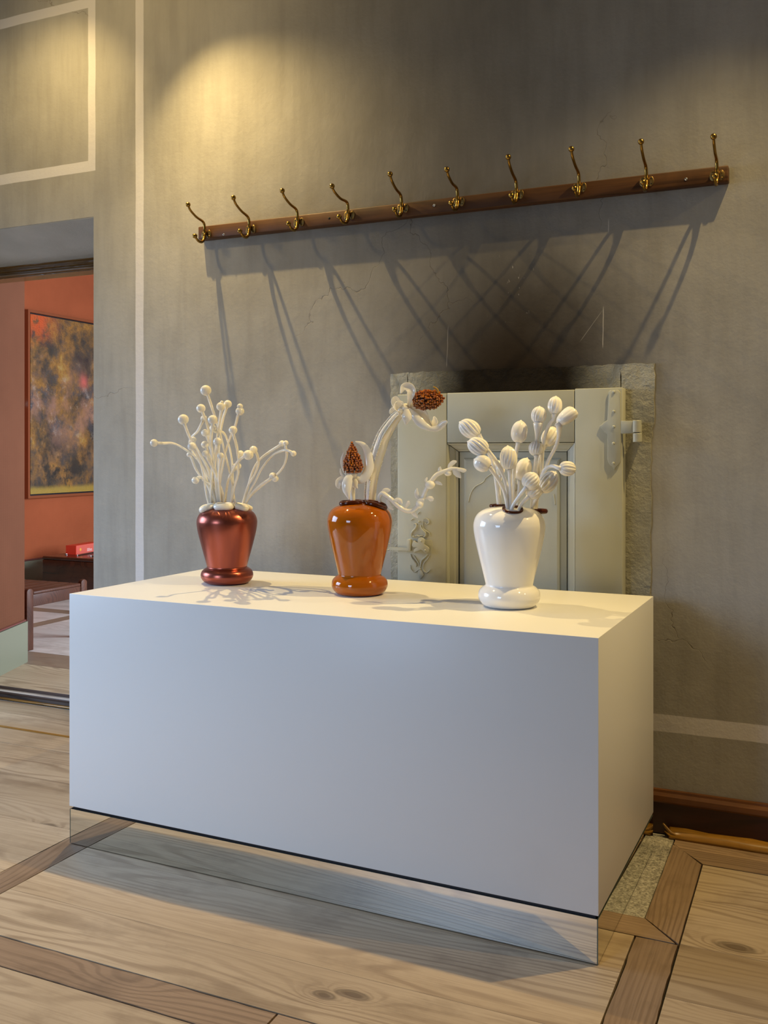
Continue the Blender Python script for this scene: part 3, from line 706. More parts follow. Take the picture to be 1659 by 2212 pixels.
scroll([(370, 1720), (380, 1800), (450, 1870), (530, 1830), (560, 1790)], 0.0022)
scroll([(470, 1090), (510, 1070), (560, 1090), (600, 1080), (640, 1085)], 0.003)
def lkplate(pxs, Y0, th, name, bev=0.0012):
    g = G(); poly = [(p.x, p.z) for p in (on_y(850+x/10.055, 1050+y/10.055, Y0) for x, y in pxs)]
    g.prism(poly, th, 'y', Y0); o = g.build(name, M['paint'], lk, False); bevel(o, bev); return o
lkplate([(545, 1800), (580, 1800), (650, 1880), (665, 1930), (600, 2010), (575, 2030), (535, 1950), (530, 1880)], LY-0.001, 0.0035, 'leaf_tip')
lkplate([(520, 1180), (540, 1135), (590, 1118), (640, 1130), (675, 1170), (675, 1220), (660, 1265), (700, 1290), (745, 1320), (772, 1360), (765, 1420), (725, 1460), (690, 1455), (650, 1425), (630, 1390), (590, 1385), (540, 1410), (480, 1430), (445, 1450), (435, 1400), (460, 1360), (500, 1335), (480, 1335), (420, 1325), (395, 1290), (410, 1240), (440, 1180), (480, 1215), (545, 1230)], LY-0.012, 0.006, 'latch_thumb')
lkplate([(300, 1130), (830, 1170), (830, 1480), (290, 1440)], LY+0.0005, 0.0015, 'lock_case')
lkplate([(285, 1165), (350, 1155), (365, 1180), (365, 1410), (290, 1410)], LY-0.012, 0.012, 'staple')
for x, y in ((600, 1195), (690, 1395), (575, 1800), (550, 775), (430, 1095)):
    p = on_y(850+x/10.055, 1050+y/10.055, LY-(0.012 if 1150 < y < 1500 else 0.001)); g = G(); g.ball(p, 0.0038, 10, 6, (1, 0.7, 1)); g.build('rivet', M['paint'], lk)
pa = on_y(839, 1182, LY-0.008); pb = on_y(886, 1187, LY-0.008)
g = G(); g.box((pa.x, LY-0.010, pb.z-0.005), (pb.x, LY-0.004, pb.z+0.005)); g.build('latch_bar', M['paint'], lk, False)
g = G(); g.tube([(pa.x, LY-0.007, pa.z), (pa.x-0.006, LY-0.009, pa.z+0.006), (pa.x-0.004, LY-0.010, pa.z+0.012), (pa.x+0.006, LY-0.010, pa.z+0.012)], 0.0022, 6, 4)
g.tube([(pa.x, LY-0.007, pa.z), (pa.x-0.007, LY-0.009, pa.z-0.004), (pa.x-0.005, LY-0.010, pa.z-0.010), (pa.x+0.004, LY-0.010, pa.z-0.009)], 0.0022, 6, 4); g.build('latch_curl', M['paint'], lk)
pc = on_y(866, 1176, FYY-0.004); g = G(); g.ball(pc, 0.011, 12, 8, (1.1, 0.5, 0.6)); g.build('catch', M['brassdk'], lk)

# ================================================================== COAT RAIL
RY = 3.222
rail = tag(boxo('coat_rail', (-2.292, RY, 2.106), (-0.268, YW, 2.158), M['rail'], None, 0.004), 'long dark wooden coat rail screwed to the plaster wall', 'coat rail')
for x, y, nm, mt in ((483, 506.5, 'screw', 'steel'), (938, 443.5, 'screw', 'steel'), (1482, 387, 'screw', 'steel'), (711, 471.5, 'bolt_hole', 'gap')):
    p = on_y(x, y, RY); g = G()
    g.lathe([(0.0016, -0.001), (0.0022, 0.001), (0.0042, 0.0015), (0.0048, 0.0005), (0.0048, -0.002)] if nm == 'screw' else [(0.0, 0.0006), (0.0045, 0.0006), (0.0045, -0.002)], p, 16, (0, -1, 0))
    g.build(nm, M[mt], rail).location = -Vector(rail.location)
knob_px = [(406, 442), (504, 427), (609, 412), (714, 402.5), (844, 376), (966, 366), (1100, 339), (1234.5, 322), (1385.5, 306), (1542, 295)]
plate_px = [(445, 506), (541, 495.6), (645, 480), (754, 465), (869.5, 450), (990, 436), (1117, 420), (1252, 405), (1397, 392), (1549, 379)]
ords = ['first', 'second', 'third', 'fourth', 'fifth', 'sixth', 'seventh', 'eighth', 'ninth', 'tenth']
def ellipse_plate(g, c, rx, rz, th, n=20):
    g.prism([(c[0]+rx*math.cos(2*math.pi*k/n), c[2]+rz*math.sin(2*math.pi*k/n)) for k in range(n)], th, 'y', c[1])
for i in range(10):
    P = on_y(*plate_px[i], RY-0.003); K = on_y(*knob_px[i], 3.100)
    h = tag(empty('coat_hook', (P.x, RY, P.z)), 'brass double coat hook, %s along the rail counting from the doorway' % ords[i], 'coat hook', 'brass coat hooks on the rail')
    def loc(v): return Vector(v)-Vector((P.x, RY, P.z))
    K = loc(K); K.x *= 0.6
    for s in (-1, 1):
        g = G(); ellipse_plate(g, (s*0.0125, -0.003, 0.0), 0.0105, 0.0165, 0.003); lobe = g.build('plate_lobe', M['brassdk'], h, False); bevel(lobe, 0.0012)
        for t in (-1, 1):
            g = G(); g.ball((s*0.0145, -0.0032, t*0.0085), 0.0024, 8, 5, (1, 0.5, 1)); g.build('screw', M['gap'] if i % 3 else M['brassdk'], lobe)
    g = G(); g.tube([(0, -0.004, 0.010), (0, -0.011, 0.004), (0, -0.012, 0.022), (0, -0.022, 0.045), (K.x*0.4, K.y*0.55, K.z*0.60), (K.x*0.85, K.y*0.88, K.z*0.80), (K.x, K.y, K.z)], [0.006, 0.0065, 0.0058, 0.0052, 0.0048, 0.0046, 0.0042], 10, 5)
    arm = g.build('long_arm', M['brass'], h)
    g = G(); g.ball(K, 0.0098, 18, 12); g.build('knob', M['brass'], arm)
    L = Vector((K.x*0.4, -0.078, -0.022))
    g = G(); g.tube([(0, -0.006, 0.012), (0, -0.011, -0.004), (0, -0.018, -0.024), (0, -0.034, -0.037), (L.x*0.6, -0.058, -0.036), (L.x, L.y, L.z)], [0.0066, 0.007, 0.0066, 0.0062, 0.005, 0.0042], 10, 5)
    arm = g.build('short_arm', M['brass'], h)
    g = G(); g.ball(L, 0.0098, 18, 12); g.build('knob', M['brass'], arm)

# ================================================================== DISPLAY PLINTH
PANG = -(0.4463-TH)   # the block stands a touch askew to the wall
FRc = Vector((-0.493, 2.340, 0)); FLc = Vector((-2.182, 2.372, 0)); BRc = Vector((-0.478, 3.087, 0)); BLc = FLc+(BRc-FRc)
ctr = (FRc+BLc)/2; ex = (FRc-FLc); Lx = ex.length; Dy = (BRc-FRc).length; ang = math.atan2(ex.y, ex.x)
ZT = 0.7968
ped = tag(empty('display_plinth', (ctr.x, ctr.y, 0), ang), 'long white block plinth on a mirrored base carrying three vases', 'plinth')
g = G(); g.box((-Lx/2, -Dy/2, 0.1205), (Lx/2, Dy/2, ZT)); o = g.build('block', M['white'], ped, False); bevel(o, 0.0008, 2)
e = 0.001; t = 0.003; mz0, mz1 = 0.003, 0.1115
g = G(); g.box((-Lx/2+0.009, -Dy/2+0.009, 0.0), (Lx/2-0.009, Dy/2-0.009, 0.1205)); g.build('core', M['black'], ped, False)
for nm, a, b in (('mirror_panel', (-Lx/2+e+t, -Dy/2+e, mz0), (Lx/2-e-t, -Dy/2+e+t, mz1)), ('mirror_panel', (-Lx/2+e+t, Dy/2-e-t, mz0), (Lx/2-e-t, Dy/2-e, mz1)),
                 ('mirror_panel', (-Lx/2+e, -Dy/2+e, mz0), (-Lx/2+e+t, Dy/2-e, mz1)), ('mirror_panel', (Lx/2-e-t, -Dy/2+e, mz0), (Lx/2-e, Dy/2-e, mz1))):
    g = G(); g.box(a, b); o = g.build(nm, M['mirror'], ped, False)
    o.data.materials.append(M['mirroredge'])
    big = max(p.area for p in o.data.polygons)
    for p in o.data.polygons:
        if p.area < big*0.5: p.material_index = 1

# ================================================================== VASES
PROF = [(0, 0), (.060, 0), (.072, .003), (.082, .012), (.0885, .024), (.0895, .034), (.086, .047), (.077, .0565), (.070, .061), (.0685, .065), (.0695, .071), (.0765, .10), (.087, .143), (.0955, .18), (.101, .208),
        (.1035, .230), (.1030, .243), (.099, .258), (.091, .271), (.078, .281), (.058, .2885), (.030, .292), (0, .293)]
VPX = [(490.5, 1259.5), (777, 1283), (1100, 1309.5)]
VZ = [0.895, 0.985, 1.0]
VD = []; VC = []
for (x, y) in VPX:
    p = on_z(x, y, ZT); VC.append(p); VD.append((p-CAM).dot(FW))
def smooth_prof(prof):
    P, _ = spline([(r, z, 0) for r, z in prof[1:-1]], 0, 4)
    return [(0, prof[0][1])]+[(max(p.x, 1e-4), max(p.y, 0)) for p in P]+[(0, prof[-1][1])]
def vase(i, mat, label, lips, lipmat, lipname):
    v = tag(empty('vase', VC[i]), label, 'vase')
    g = G(); g.lathe([(r*(1.0 if i != 2 else 1.012), z*VZ[i]) for r, z in smooth_prof(PROF)], (0, 0, 0), 96)
    g.build('body', mat, v)
    ZP = smooth_prof(PROF)[1:-1]
    def shoulder(r):
        for (r0, z0), (r1, z1) in zip(ZP[::-1], ZP[::-1][1:]):
            if r0 <= r <= r1 and z0 > 0.2: return z0+(z1-z0)*(r-r0)/max(1e-6, r1-r0)
        return 0.2925 if r < 0.05 else 0.235
    for cxp, cyp, rx, rz, tr, doff, tilt in lips:   # pixel centre, half widths (m), tube radius, depth offset, tilt towards the viewer
        c = at_d(cxp, cyp, VD[i]+doff)-VC[i]
        pts = []
        for k in range(14):
            a = 2*math.pi*k/14
            q = c+RT*(rx*math.cos(a))+FW*(rz*math.sin(a))
            if tilt != 9: q.z = shoulder(math.hypot(q.x, q.y))*VZ[i]+tr*0.75+0.001*math.sin(3*a)
            pts.append(q)
        g = G(); g.tube(pts, tr, 12, 4, closed=True); g.build(lipname, lipmat, v)
    return v
def c1(x, y): return (300+x/4.253, 800+y/4.253)
def c2(x, y): return (690+x/4.174, 800+y/4.174)
def c3(x, y): return (960+x/4.254, 830+y/4.254)
def lip(f, x, y, *a): return (*f(x, y), *a)
vase(0, M['copper'], 'satin copper red vase with an ivory lobed rim',
     [lip(c1, 628, 1268, .018, .016, .0105, -0.028, 0.2), lip(c1, 780, 1280, .024, .016, .0115, -0.050, 0.25), lip(c1, 935, 1270, .019, .015, .0105, -0.030, 0.2),
      lip(c1, 965, 1228, .022, .016, .009, 0.035, -0.05), lip(c1, 720, 1232, .020, .016, .008, 0.045, -0.05), lip(c1, 840, 1225, .016, .016, .008, 0.055, -0.1)], M['ivory'], 'rim_lobe')
vase(1, M['orange'], 'glossy burnt orange vase with dark brown glass lips',
     [lip(c2, 285, 1176, .031, .020, .0072, -0.018, 0.05), lip(c2, 455, 1164, .022, .016, .0062, 0.030, 0.0), lip(c2, 510, 1208, .029, .020, .0075, -0.030, 0.30)], M['brownglass'], 'lip')
vase(2, M['vasewhite'], 'glossy white vase with brown glass lips among seed pods',
     [lip(c3, 492, 1118, .0200, .016, .0058, 0.028, 9), lip(c3, 628, 1196, .0265, .024, .0040, -0.062, 0.62), lip(c3, 822, 1166, .0335, .016, .0078, 0.006, 9)], M['brownglass'], 'lip')

# ------------------------------------------------------------------ ivory ball stems in the copper vase
PXM = lambda i: VD[i]/F   # metres per photo pixel at the vase's distance
def stem_pts(i, fn, pts, d0, d1, power=1.0):
    n = len(pts); out = []
    for k, (x, y) in enumerate(pts):
        t = k/(n-1); out.append(at_d(*fn(x, y), VD[i]+d1+(d0-d1)*t**power))
    return out
BALLS = [
 # balls [(x,y,r)...], path from the ball down to the rim, tip depth offset, label
 ([(615, 185, 48)], [(635, 235), (690, 400), (740, 560), (800, 800), (850, 1000), (885, 1240)], -.01, 'tallest ivory glass stem ending in a round ball'),
 ([(570, 350, 40)], [(588, 395), (635, 530), (668, 800), (662, 1100), (655, 1260)], .0, 'upright ivory stem with a slightly flattened ball'),
 ([(408, 452, 47)], [(425, 510), (470, 620), (560, 770), (650, 960), (715, 1260)], -.03, 'leaning ivory stem with a big ball over the doorway side'),
 ([(140, 667, 35)], [(180, 668), (230, 670), (320, 672), (430, 730), (540, 820), (640, 980), (720, 1130), (760, 1260)], -.02, 'ivory stem reaching farthest sideways towards the doorway'),
 ([(597, 443, 30)], [(578, 487), (535, 565), (485, 612), (465, 670), (500, 760), (600, 930), (690, 1260)], .04, 'ivory stem bent in an elbow under its small ball'),
 ([(500, 637, 28)], [(510, 675), (560, 770), (640, 900), (700, 1050), (725, 1260)], .04, 'ivory stem with a pear shaped tip half hidden by a ball'),
 ([(487, 700, 38)], [(515, 735), (560, 830), (590, 950), (618, 1130), (632, 1260)], -.05, 'ivory stem with a glossy ball crossing the side reaching stem'),
 ([(463, 775, 24)], [(487, 815), (520, 900), (570, 980), (640, 1080), (700, 1260)], .06, 'thin ivory stem with the smallest low ball'),
 ([(520, 1010, 35), (545, 985, 16)], [(560, 985), (590, 995), (640, 1035), (700, 1090), (745, 1260)], .02, 'short ivory stem whose ball curls back on itself'),
 ([(678, 455, 42)], [(676, 520), (665, 650), (690, 850), (720, 1050), (740, 1270)], -.06, 'ivory stem with a ball in front of the tallest stem'),
 ([(608, 575, 34)], [(630, 620), (650, 690), (690, 820), (712, 1000), (720, 1260)], .02, 'ivory ball stem, topmost of the three set one above another'),
 ([(607, 683, 34)], [(625, 730), (660, 830), (720, 980), (760, 1120), (775, 1270)], -.03, 'ivory ball stem, middle of the three set one above another'),
 ([(610, 765, 30)], [(630, 805), (680, 900), (730, 1020), (770, 1130), (780, 1270)], -.05, 'ivory ball stem, lowest of the three set one above another'),
 ([(752, 333, 39), (762, 293, 15)], [(755, 375), (738, 490), (715, 640), (690, 850), (665, 1100), (660, 1260)], .02, 'ivory stem with a gourd shaped tip ending in a nub'),
 ([(817, 310, 36)], [(802, 355), (772, 450), (747, 600), (732, 800), (735, 1000), (740, 1260)], .04, 'ivory stem with a ball beside the gourd shaped tip'),
 ([(928, 376, 38), (928, 332, 26)], [(910, 415), (885, 510), (830, 640), (790, 780), (750, 1000), (725, 1260)], .0, 'ivory stem topped by two stacked balls'),
 ([(722, 655, 37)], [(720, 700), (710, 780), (700, 900), (710, 1080), (730, 1260)], -.07, 'ivory stem with a shaded ball at the middle of the bunch'),
 ([(750, 785, 30)], [(750, 820), (735, 940), (740, 1100), (760, 1270)], -.08, 'short straight ivory stem with a small ball at the middle'),
 ([(865, 550, 38)], [(872, 600), (898, 700), (915, 850), (905, 980), (875, 1080), (848, 1250)], -.02, 'ivory stem with a ball, bowed out towards the orange vase'),
 ([(1005, 778, 46)], [(955, 800), (900, 850), (850, 950), (812, 1050), (790, 1260)], -.04, 'arched ivory stem with a large ball towards the orange vase'),
 ([(1053, 730, 36)], [(1085, 772), (1097, 860), (1062, 960), (1000, 1070), (945, 1250)], .0, 'ivory stem whose ball droops back from a hooked end'),
 ([(1316, 672, 29)], [(1290, 692), (1200, 750), (1100, 830), (1040, 940), (1000, 1080), (975, 1240)], .03, 'long arched ivory stem with a ball beside the loop'),
 ([(1420, 765, 27)], [(1385, 742), (1330, 735), (1230, 780), (1130, 900), (1070, 1020), (1020, 1110), (990, 1240)], -.02, 'ivory stem with a drooping ball farthest towards the orange vase'),
 ([(1230, 970, 33), (1252, 995, 32)], [(1195, 1003), (1110, 1060), (1030, 1140), (985, 1240)], -.03, 'low ivory stem ending in a pair of fused balls'),
 ([(1350, 668, 25)], [(1346, 700), (1358, 770), (1335, 870), (1265, 960), (1130, 1060), (1030, 1150), (985, 1240)], .01, 'ivory stem looping upwards to a small ball'),
 ([(890, 888, 35), (912, 880, 30)], [(912, 925), (898, 1000), (872, 1070), (850, 1250)], .04, 'ivory stem with a broad double ball low in the bunch'),
 ([(935, 765, 30)], [(930, 800), (890, 900), (830, 980), (785, 1250)], .06, 'ivory stem with a cone shaped tip behind the large ball'),
 ([(680, 530, 30)], [(705, 565), (770, 570), (812, 640), (850, 800), (862, 1000), (850, 1250)], .07, 'ivory stem bent sharply behind the bunch'),
]
px0 = PXM(0)/4.253
for balls, path, dt, label in BALLS:
    # the bunch leans out over the room side of the plinth, as its shadow on the top shows
    dt -= 0.05+0.15*max(0.0, min(1.0, (1150-balls[0][1])/700))*(0.75 if balls[0][0] > 1000 else 1.0)
    P = stem_pts(0, c1, path, 0.0, dt, 0.8)
    base = P[-1]; rr = Vector((base.x-VC[0].x, base.y-VC[0].y, 0))
    if rr.length > 0.06: base.x = VC[0].x+rr.x*0.06/rr.length; base.y = VC[0].y+rr.y*0.06/rr.length
    base.z = min(base.z, VC[0].z+0.2665)
    s = tag(empty('glass_ball_flower', base), label, 'glass flower', 'ivory ball stems in the copper red vase')
    b0 = at_d(*c1(*balls[0][:2]), VD[0]+dt)
    P = [b0]+P
    g = G(); n = len(P)
    R = [balls[0][2]*px0*0.45]+[max(9.5, 15.0-abs(k-0.5)*4.5)*px0 if k < 3 else 9.8*px0 for k in range(n-1)]
    g.tube([p-base for p in P], R, 9, 6); g.build('stalk', M['ivory'], s)
    for bx, by, br in balls:
        c = at_d(*c1(bx, by), VD[0]+dt); g = G(); g.ball(c-base, br*px0, 20, 14, (1, 1, 0.96)); g.build('ball', M['ivory'], s)

# ------------------------------------------------------------------ seed pods in the white vase
px2 = PXM(2)/4.254
PODS = [
 # tip, base, width, ribs, path from base of pod down, depth offset, kind, label
 ((140, 350), (318, 462), 158, 14, [(325, 480), (390, 600), (440, 720), (470, 860), (487, 1000), (500, 1150)], .05, 'tall white ribbed pod leaning towards the orange vase, uppermost of three'),
 ((215, 528), (398, 612), 150, 14, [(405, 618), (480, 715), (545, 850), (585, 1000), (607, 1230)], -.03, 'white ribbed pod in the middle of three leaning towards the orange vase'),
 ((274, 690), (418, 762), 148, 8, [(425, 775), (500, 885), (560, 1020), (592, 1230)], -.06, 'smooth bellied white pod, lowest of three leaning towards the orange vase'),
 ((582, 568), (595, 785), 148, 16, [(600, 800), (605, 900), (610, 1050), (602, 1230)], -.05, 'upright white pod with deep vertical ribs and a pointed tip'),
 ((703, 335), (676, 538), 150, 5, [(676, 550), (660, 625), (640, 800), (630, 1000), (622, 1180)], .05, 'lumpy smooth white pod with a blunt tip before the door panel'),
 ((874, 205), (862, 358), 130, 14, [(858, 380), (848, 500), (842, 640), (840, 800), (830, 1000), (805, 1170)], .03, 'white ribbed pod standing in a cup on an upright stalk'),
 ((1025, 112), (1008, 275), 124, 12, [(1000, 320), (945, 410), (908, 560), (897, 700), (886, 850), (830, 1170)], .02, 'tallest white ribbed pod on an S-curved stalk'),
 ((1190, 240), (1045, 362), 185, 9, [(1053, 385), (1050, 480), (1020, 580), (962, 690), (930, 780), (870, 920), (840, 1170)], -.02, 'large white pod with a curled rolled lip, hollow at one side'),
 ((1012, 398), (928, 560), 140, 12, [(920, 575), (885, 650), (862, 800), (830, 1170)], .06, 'white pod with a dimpled crown behind two crossing stalks'),
 ((833, 522), (843, 655), 122, 14, [(845, 672), (835, 760), (820, 900), (800, 1170)], .02, 'small round white pod with fine ribs on a thin stalk'),
 ((1205, 778), (1060, 772), 130, 13, [(1050, 770), (985, 752), (920, 790), (880, 900), (850, 1000), (820, 1170)], -.03, 'white ribbed pod held out sideways towards the hinge'),
 ((1022, 808), (890, 985), 150, 13, [(882, 995), (840, 1065), (800, 1170)], -.03, 'fat white ribbed pod slanting over the brown lip'),
 ((838, 822), (752, 952), 152, 15, [(742, 960), (680, 1040), (625, 1130), (602, 1230)], -.08, 'round white ribbed pod with a flat crown leaning out of the front opening'),
 ((760, 680), (690, 885), 152, 9, [(688, 895), (680, 980), (662, 1180)], .05, 'pale flattened white pod behind the front pods'),
 ((868, 930), (772, 1035), 128, 14, [(762, 1045), (700, 1115), (655, 1230)], -.07, 'white ribbed pod tucked under the round front pod'),
 ((475, 700), (520, 835), 112, 9, [(515, 850), (500, 950), (520, 1150)], .07, 'pale white pod hidden behind the lowest leaning pod'),
 ((625, 880), (645, 985), 62, 8, [(648, 995), (640, 1060), (600, 1150)], .04, 'slim white bud between the stalks'),
]
for tip, bs, wd, ribs, path, dt, label in PODS:
    dt -= 0.07*max(0.0, min(1.0, (1150-bs[1])/700))
    P = stem_pts(2, c3, path, (0.02 if path[-1][1] < 1200 else -0.055), dt, 0.9)
    base = P[-1]; base.z = min(base.z, VC[2].z+(0.289 if path[-1][1] < 1200 else 0.272))
    s = tag(empty('seed_pod', base), label, 'seed pod', 'white seed pods in the white vase')
    lipk = 'rolled lip' in label; cup = 'in a cup' in label
    T = at_d(*c3(*tip), VD[2]+dt+0.012); B = at_d(*c3(*bs), VD[2]+dt)
    g = G(); n = len(P)
    thick = 34 if cup or lipk else 24
    g.tube([B-base]+[p-base for p in P], [thick*px2*1.05, thick*px2*0.85]+[17*px2]*(n-2)+[16*px2], 10, 5); g.build('stalk', M['milk'], s)
    ax = T-B; L = ax.length; w = wd*px2/2
    prof = [(0, -0.03*L)]
    for k in range(1, 22):
        t = k/22; r = w*max(0.0, 1-abs(2*t-0.92)**2.3/(1.0 if t < 0.46 else 1.19))**0.55
        if t < 0.15: r = max(r, w*0.30)
        prof.append((max(r, 0.0005), t*L))
    if lipk: prof = [(0, 0), (w*.45, .04*L), (w*.70, .16*L), (w*.86, .32*L), (w*.95, .5*L), (w*.99, .68*L), (w*.96, .84*L), (w*.84, .94*L), (w*.66, .97*L), (w*.5, .90*L), (w*.38, .72*L), (w*.2, .60*L), (0, .57*L)]
    elif 'dimpled' in label or 'flat crown' in label: prof = prof[:-2]+[(w*.34, .985*L), (w*.2, .97*L), (0, .93*L)]
    else: prof += [(w*0.10, 1.005*L), (w*0.07, 1.03*L), (0, 1.04*L)]
    g = G(); g.lathe(prof, B-base, 84, ax, ribs, 0.15 if ribs > 9 else 0.04, 0.7/L if ribs > 13 and tip[1] < 900 else 0.3/L)
    if lipk:
        axn = ax.normalized(); cc = B-base
        for i, v in enumerate(g.v):   # press the mouth to an oval slit
            d = v-cc; along = axn*d.dot(axn); rad = d-along; upc = UP-axn*UP.dot(axn); upc.normalize()
            g.v[i] = cc+along+rad-upc*rad.dot(upc)*0.30
    g.build('pod', M['milk'], s)
    if cup:
        a2 = (B-at_d(*c3(850, 500), VD[2]+dt)); L2 = a2.length; st0 = B-a2
        g = G(); g.lathe([(14*px2, 0), (22*px2, .3*L2), (36*px2, .7*L2), (45*px2, .97*L2), (40*px2, 1.03*L2), (0, 1.03*L2)], st0-base, 32, a2); g.build('cup', M['milk'], s)

# ------------------------------------------------------------------ glass flowers in the orange vase
px1 = PXM(1)/4.174
def pt2(x, y, d): return at_d(*c2(x, y), VD[1]+d)
def leaf(parent, base, pts, ds, widths, name='petal', side=None, cupping=0.25, mat=None, th=0.0026, nw=7):
    """a leaf blade along a pixel path; widths in crop pixels, side = direction of the width"""
    P3 = [pt2(x, y, d)-base for (x, y), d in zip(pts, ds)]
    P, W = spline(P3, [w*px1 for w in widths], 5)
    g = G(); rows = []; n = len(P); V = []; Fc = []
    for i, p in enumerate(P):
        t = (P[min(n-1, i+1)]-P[max(0, i-1)]).normalized()
        s = Vector(side) if side is not None else FW.cross(t)
        s = (s-t*s.dot(t)).normalized(); nn = t.cross(s)
        row = []
        for k in range(nw):
            u = 2*k/(nw-1)-1; row.append(len(V)); V.append(p+s*(W[i]*0.5*u)+nn*(cupping*W[i]*0.5*u*u))
        rows.append(row)
    for a, b in zip(rows, rows[1:]):
        for k in range(nw-1): Fc.append((a[k], a[k+1], b[k+1], b[k]))
    g.add(V, Fc); o = g.build(name, mat or M['ivory'], parent)
    sm = o.modifiers.new('solid', 'SOLIDIFY'); sm.thickness = th; sm.offset = 0
    ss = o.modifiers.new('sub', 'SUBSURF'); ss.levels = 1; ss.render_levels = 2
    return o
def berries(parent, base, axis_a, axis_b, prof, r, name='berry_cluster'):
    A, B = axis_a-base, axis_b-base; ax = (B-A); L = ax.length; axn = ax.normalized(); u = axn.orthogonal().normalized(); w = axn.cross(u)
    g = G(); rnd = random.Random(3)
    rows = max(4, int(L/(r*1.6)))
    for i in range(rows+1):
        t = i/rows; R = 0
        for (t0, r0), (t1, r1) in zip(prof, prof[1:]):
            if t0 <= t <= t1: R = r0+(r1-r0)*(t-t0)/(t1-t0)
        m = max(1, int(2*math.pi*R/(r*1.95))) if R > r*0.7 else 1
        for k in range(m):
            a = 2*math.pi*(k+0.5*(i % 2))/m+rnd.uniform(-.12, .12); rr = (R if m > 1 else 0)*rnd.uniform(0.92, 1.14)
            g.ball(A+ax*(t+rnd.uniform(-.01, .01))+(u*math.cos(a)+w*math.sin(a))*rr, r*rnd.uniform(0.90, 1.10), 10, 7)
    o = g.build(name, M['amber'], parent); o['kind'] = 'stuff'; o['label'] = 'cluster of amber glass berries'
    # core so the cluster is not hollow
    g = G(); g.lathe([(0, 0.02*L)]+[(max(0.0006, q*0.78), tt*L) for tt, q in prof[1:-1]]+[(0, 0.97*L)], A, 20, axn); g.build('cluster_core', M['brownglass'], parent)
# tall ribbed stem with open flower
base = pt2(455, 1170, 0.02)
fl = tag(empty('glass_flower', base), 'tall white glass flower on a beaded stem with an amber berry cluster', 'glass flower')
spath = [(455, 1165), (462, 1060), (478, 940), (505, 820), (540, 700), (580, 590), (635, 500), (690, 425), (745, 370)]
SP = [pt2(x, y, 0.02-0.004*k)-base for k, (x, y) in enumerate(spath)]
SR = [46*px1, 50*px1, 54*px1, 60*px1, 64*px1, 60*px1, 52*px1, 44*px1, 34*px1]
g = G(); g.tube(SP, SR, 30, 8, bfun=lambda i, n, a: 0.78+0.22*abs(math.cos(1.5*a+0.35+i*0.008))**3); g.build('stalk', M['ivory'], fl)
# beaded ridges
Pd, Rd = spline(SP, SR, 10)
T = [(Pd[min(len(Pd)-1, i+1)]-Pd[max(0, i-1)]).normalized() for i in range(len(Pd))]
for ph, x0 in ((math.pi*0.98, 0), (math.pi*0.02, 0), (math.pi*1.42, 0)):
    g = G()
    for i in range(0, len(Pd)-6):
        s = FW.cross(T[i]).normalized(); nn = T[i].cross(s)
        d = s*math.cos(ph+i*0.004)+nn*math.sin(ph+i*0.004)
        g.ball(Pd[i]+d*(Rd[i]*0.97), 0.0026, 7, 5, (1.3, 1.3, 0.8))
    o = g.build('beaded_ridge', M['ivory'], fl)
fd = -0.012
g = G(); g.ball(pt2(775, 345, fd)-base, 52*px1, 20, 14, (1, 1, 0.9)); g.ball(pt2(745, 372, fd)-base, 46*px1, 18, 12); g.build('flower_heart', M['ivory'], fl)
leaf(fl, base, [(800, 330), (812, 280), (822, 225), (826, 180), (800, 152), (758, 155), (733, 210)], [fd-.01, fd-.015, fd-.02, fd-.02, fd-.018, fd-.018, fd-.022], [26, 34, 70, 84, 84, 64, 10], cupping=-0.35)
leaf(fl, base, [(765, 335), (730, 275), (690, 258), (668, 290), (676, 335), (700, 362)], [fd]*6, [30, 60, 80, 80, 62, 22], side=FW*0.55+RT*0.5-UP*0.65, cupping=0.2)
leaf(fl, base, [(770, 330), (752, 300), (722, 296), (692, 318), (690, 360), (715, 385), (742, 372)], [fd-.03]*7, [24, 56, 70, 72, 66, 50, 14], side=FW*0.6+RT*0.45-UP*0.65, cupping=0.25)
leaf(fl, base, [(720, 350), (680, 345), (650, 360), (642, 390), (660, 410), (650, 385)], [fd+.015]*6, [24, 44, 50, 44, 30, 8], side=FW*0.6+RT*0.5-UP*0.6, cupping=0.2)
leaf(fl, base, [(785, 350), (788, 400), (786, 440), (778, 492)], [fd-.03, fd-.036, fd-.036, fd-.03], [40, 88, 84, 8], cupping=0.35)
leaf(fl, base, [(800, 350), (850, 400), (905, 465), (955, 505), (1010, 528), (1070, 520), (1118, 480), (1152, 458)], [fd-.02, fd-.03, fd-.035, fd-.04, fd-.04, fd-.04, fd-.045, fd-.05], [40, 70, 84, 62, 40, 56, 60, 16], cupping=0.35)
leaf(fl, base, [(810, 320), (870, 350), (930, 390), (965, 440), (990, 485), (1015, 505), (1040, 465), (1035, 415)], [fd, fd, fd+.006, fd+.01, fd+.01, fd+.006, fd+.01, fd+.015], [40, 74, 84, 56, 44, 44, 60, 14], cupping=-0.3)
leaf(fl, base, [(800, 330), (830, 300), (860, 275)], [fd+.01, fd+.01, fd+.008], [30, 100, 80], cupping=0.4)
berries(fl, base, pt2(852, 275, fd-.005), pt2(1122, 252, fd-.02), [(0, 40*px1), (0.12, 66*px1), (0.35, 80*px1), (0.7, 72*px1), (0.88, 48*px1), (1.0, 0)], 11.5*px1)
g = G(); g.tube([p-base for p in (pt2(1068, 205, fd-.03), pt2(1066, 180, fd-.03), pt2(1050, 160, fd-.03), pt2(1028, 150, fd-.03))], [9*px1, 9*px1, 8*px1, 7*px1], 8, 5); g.build('tendril', M['ambertip'], fl)
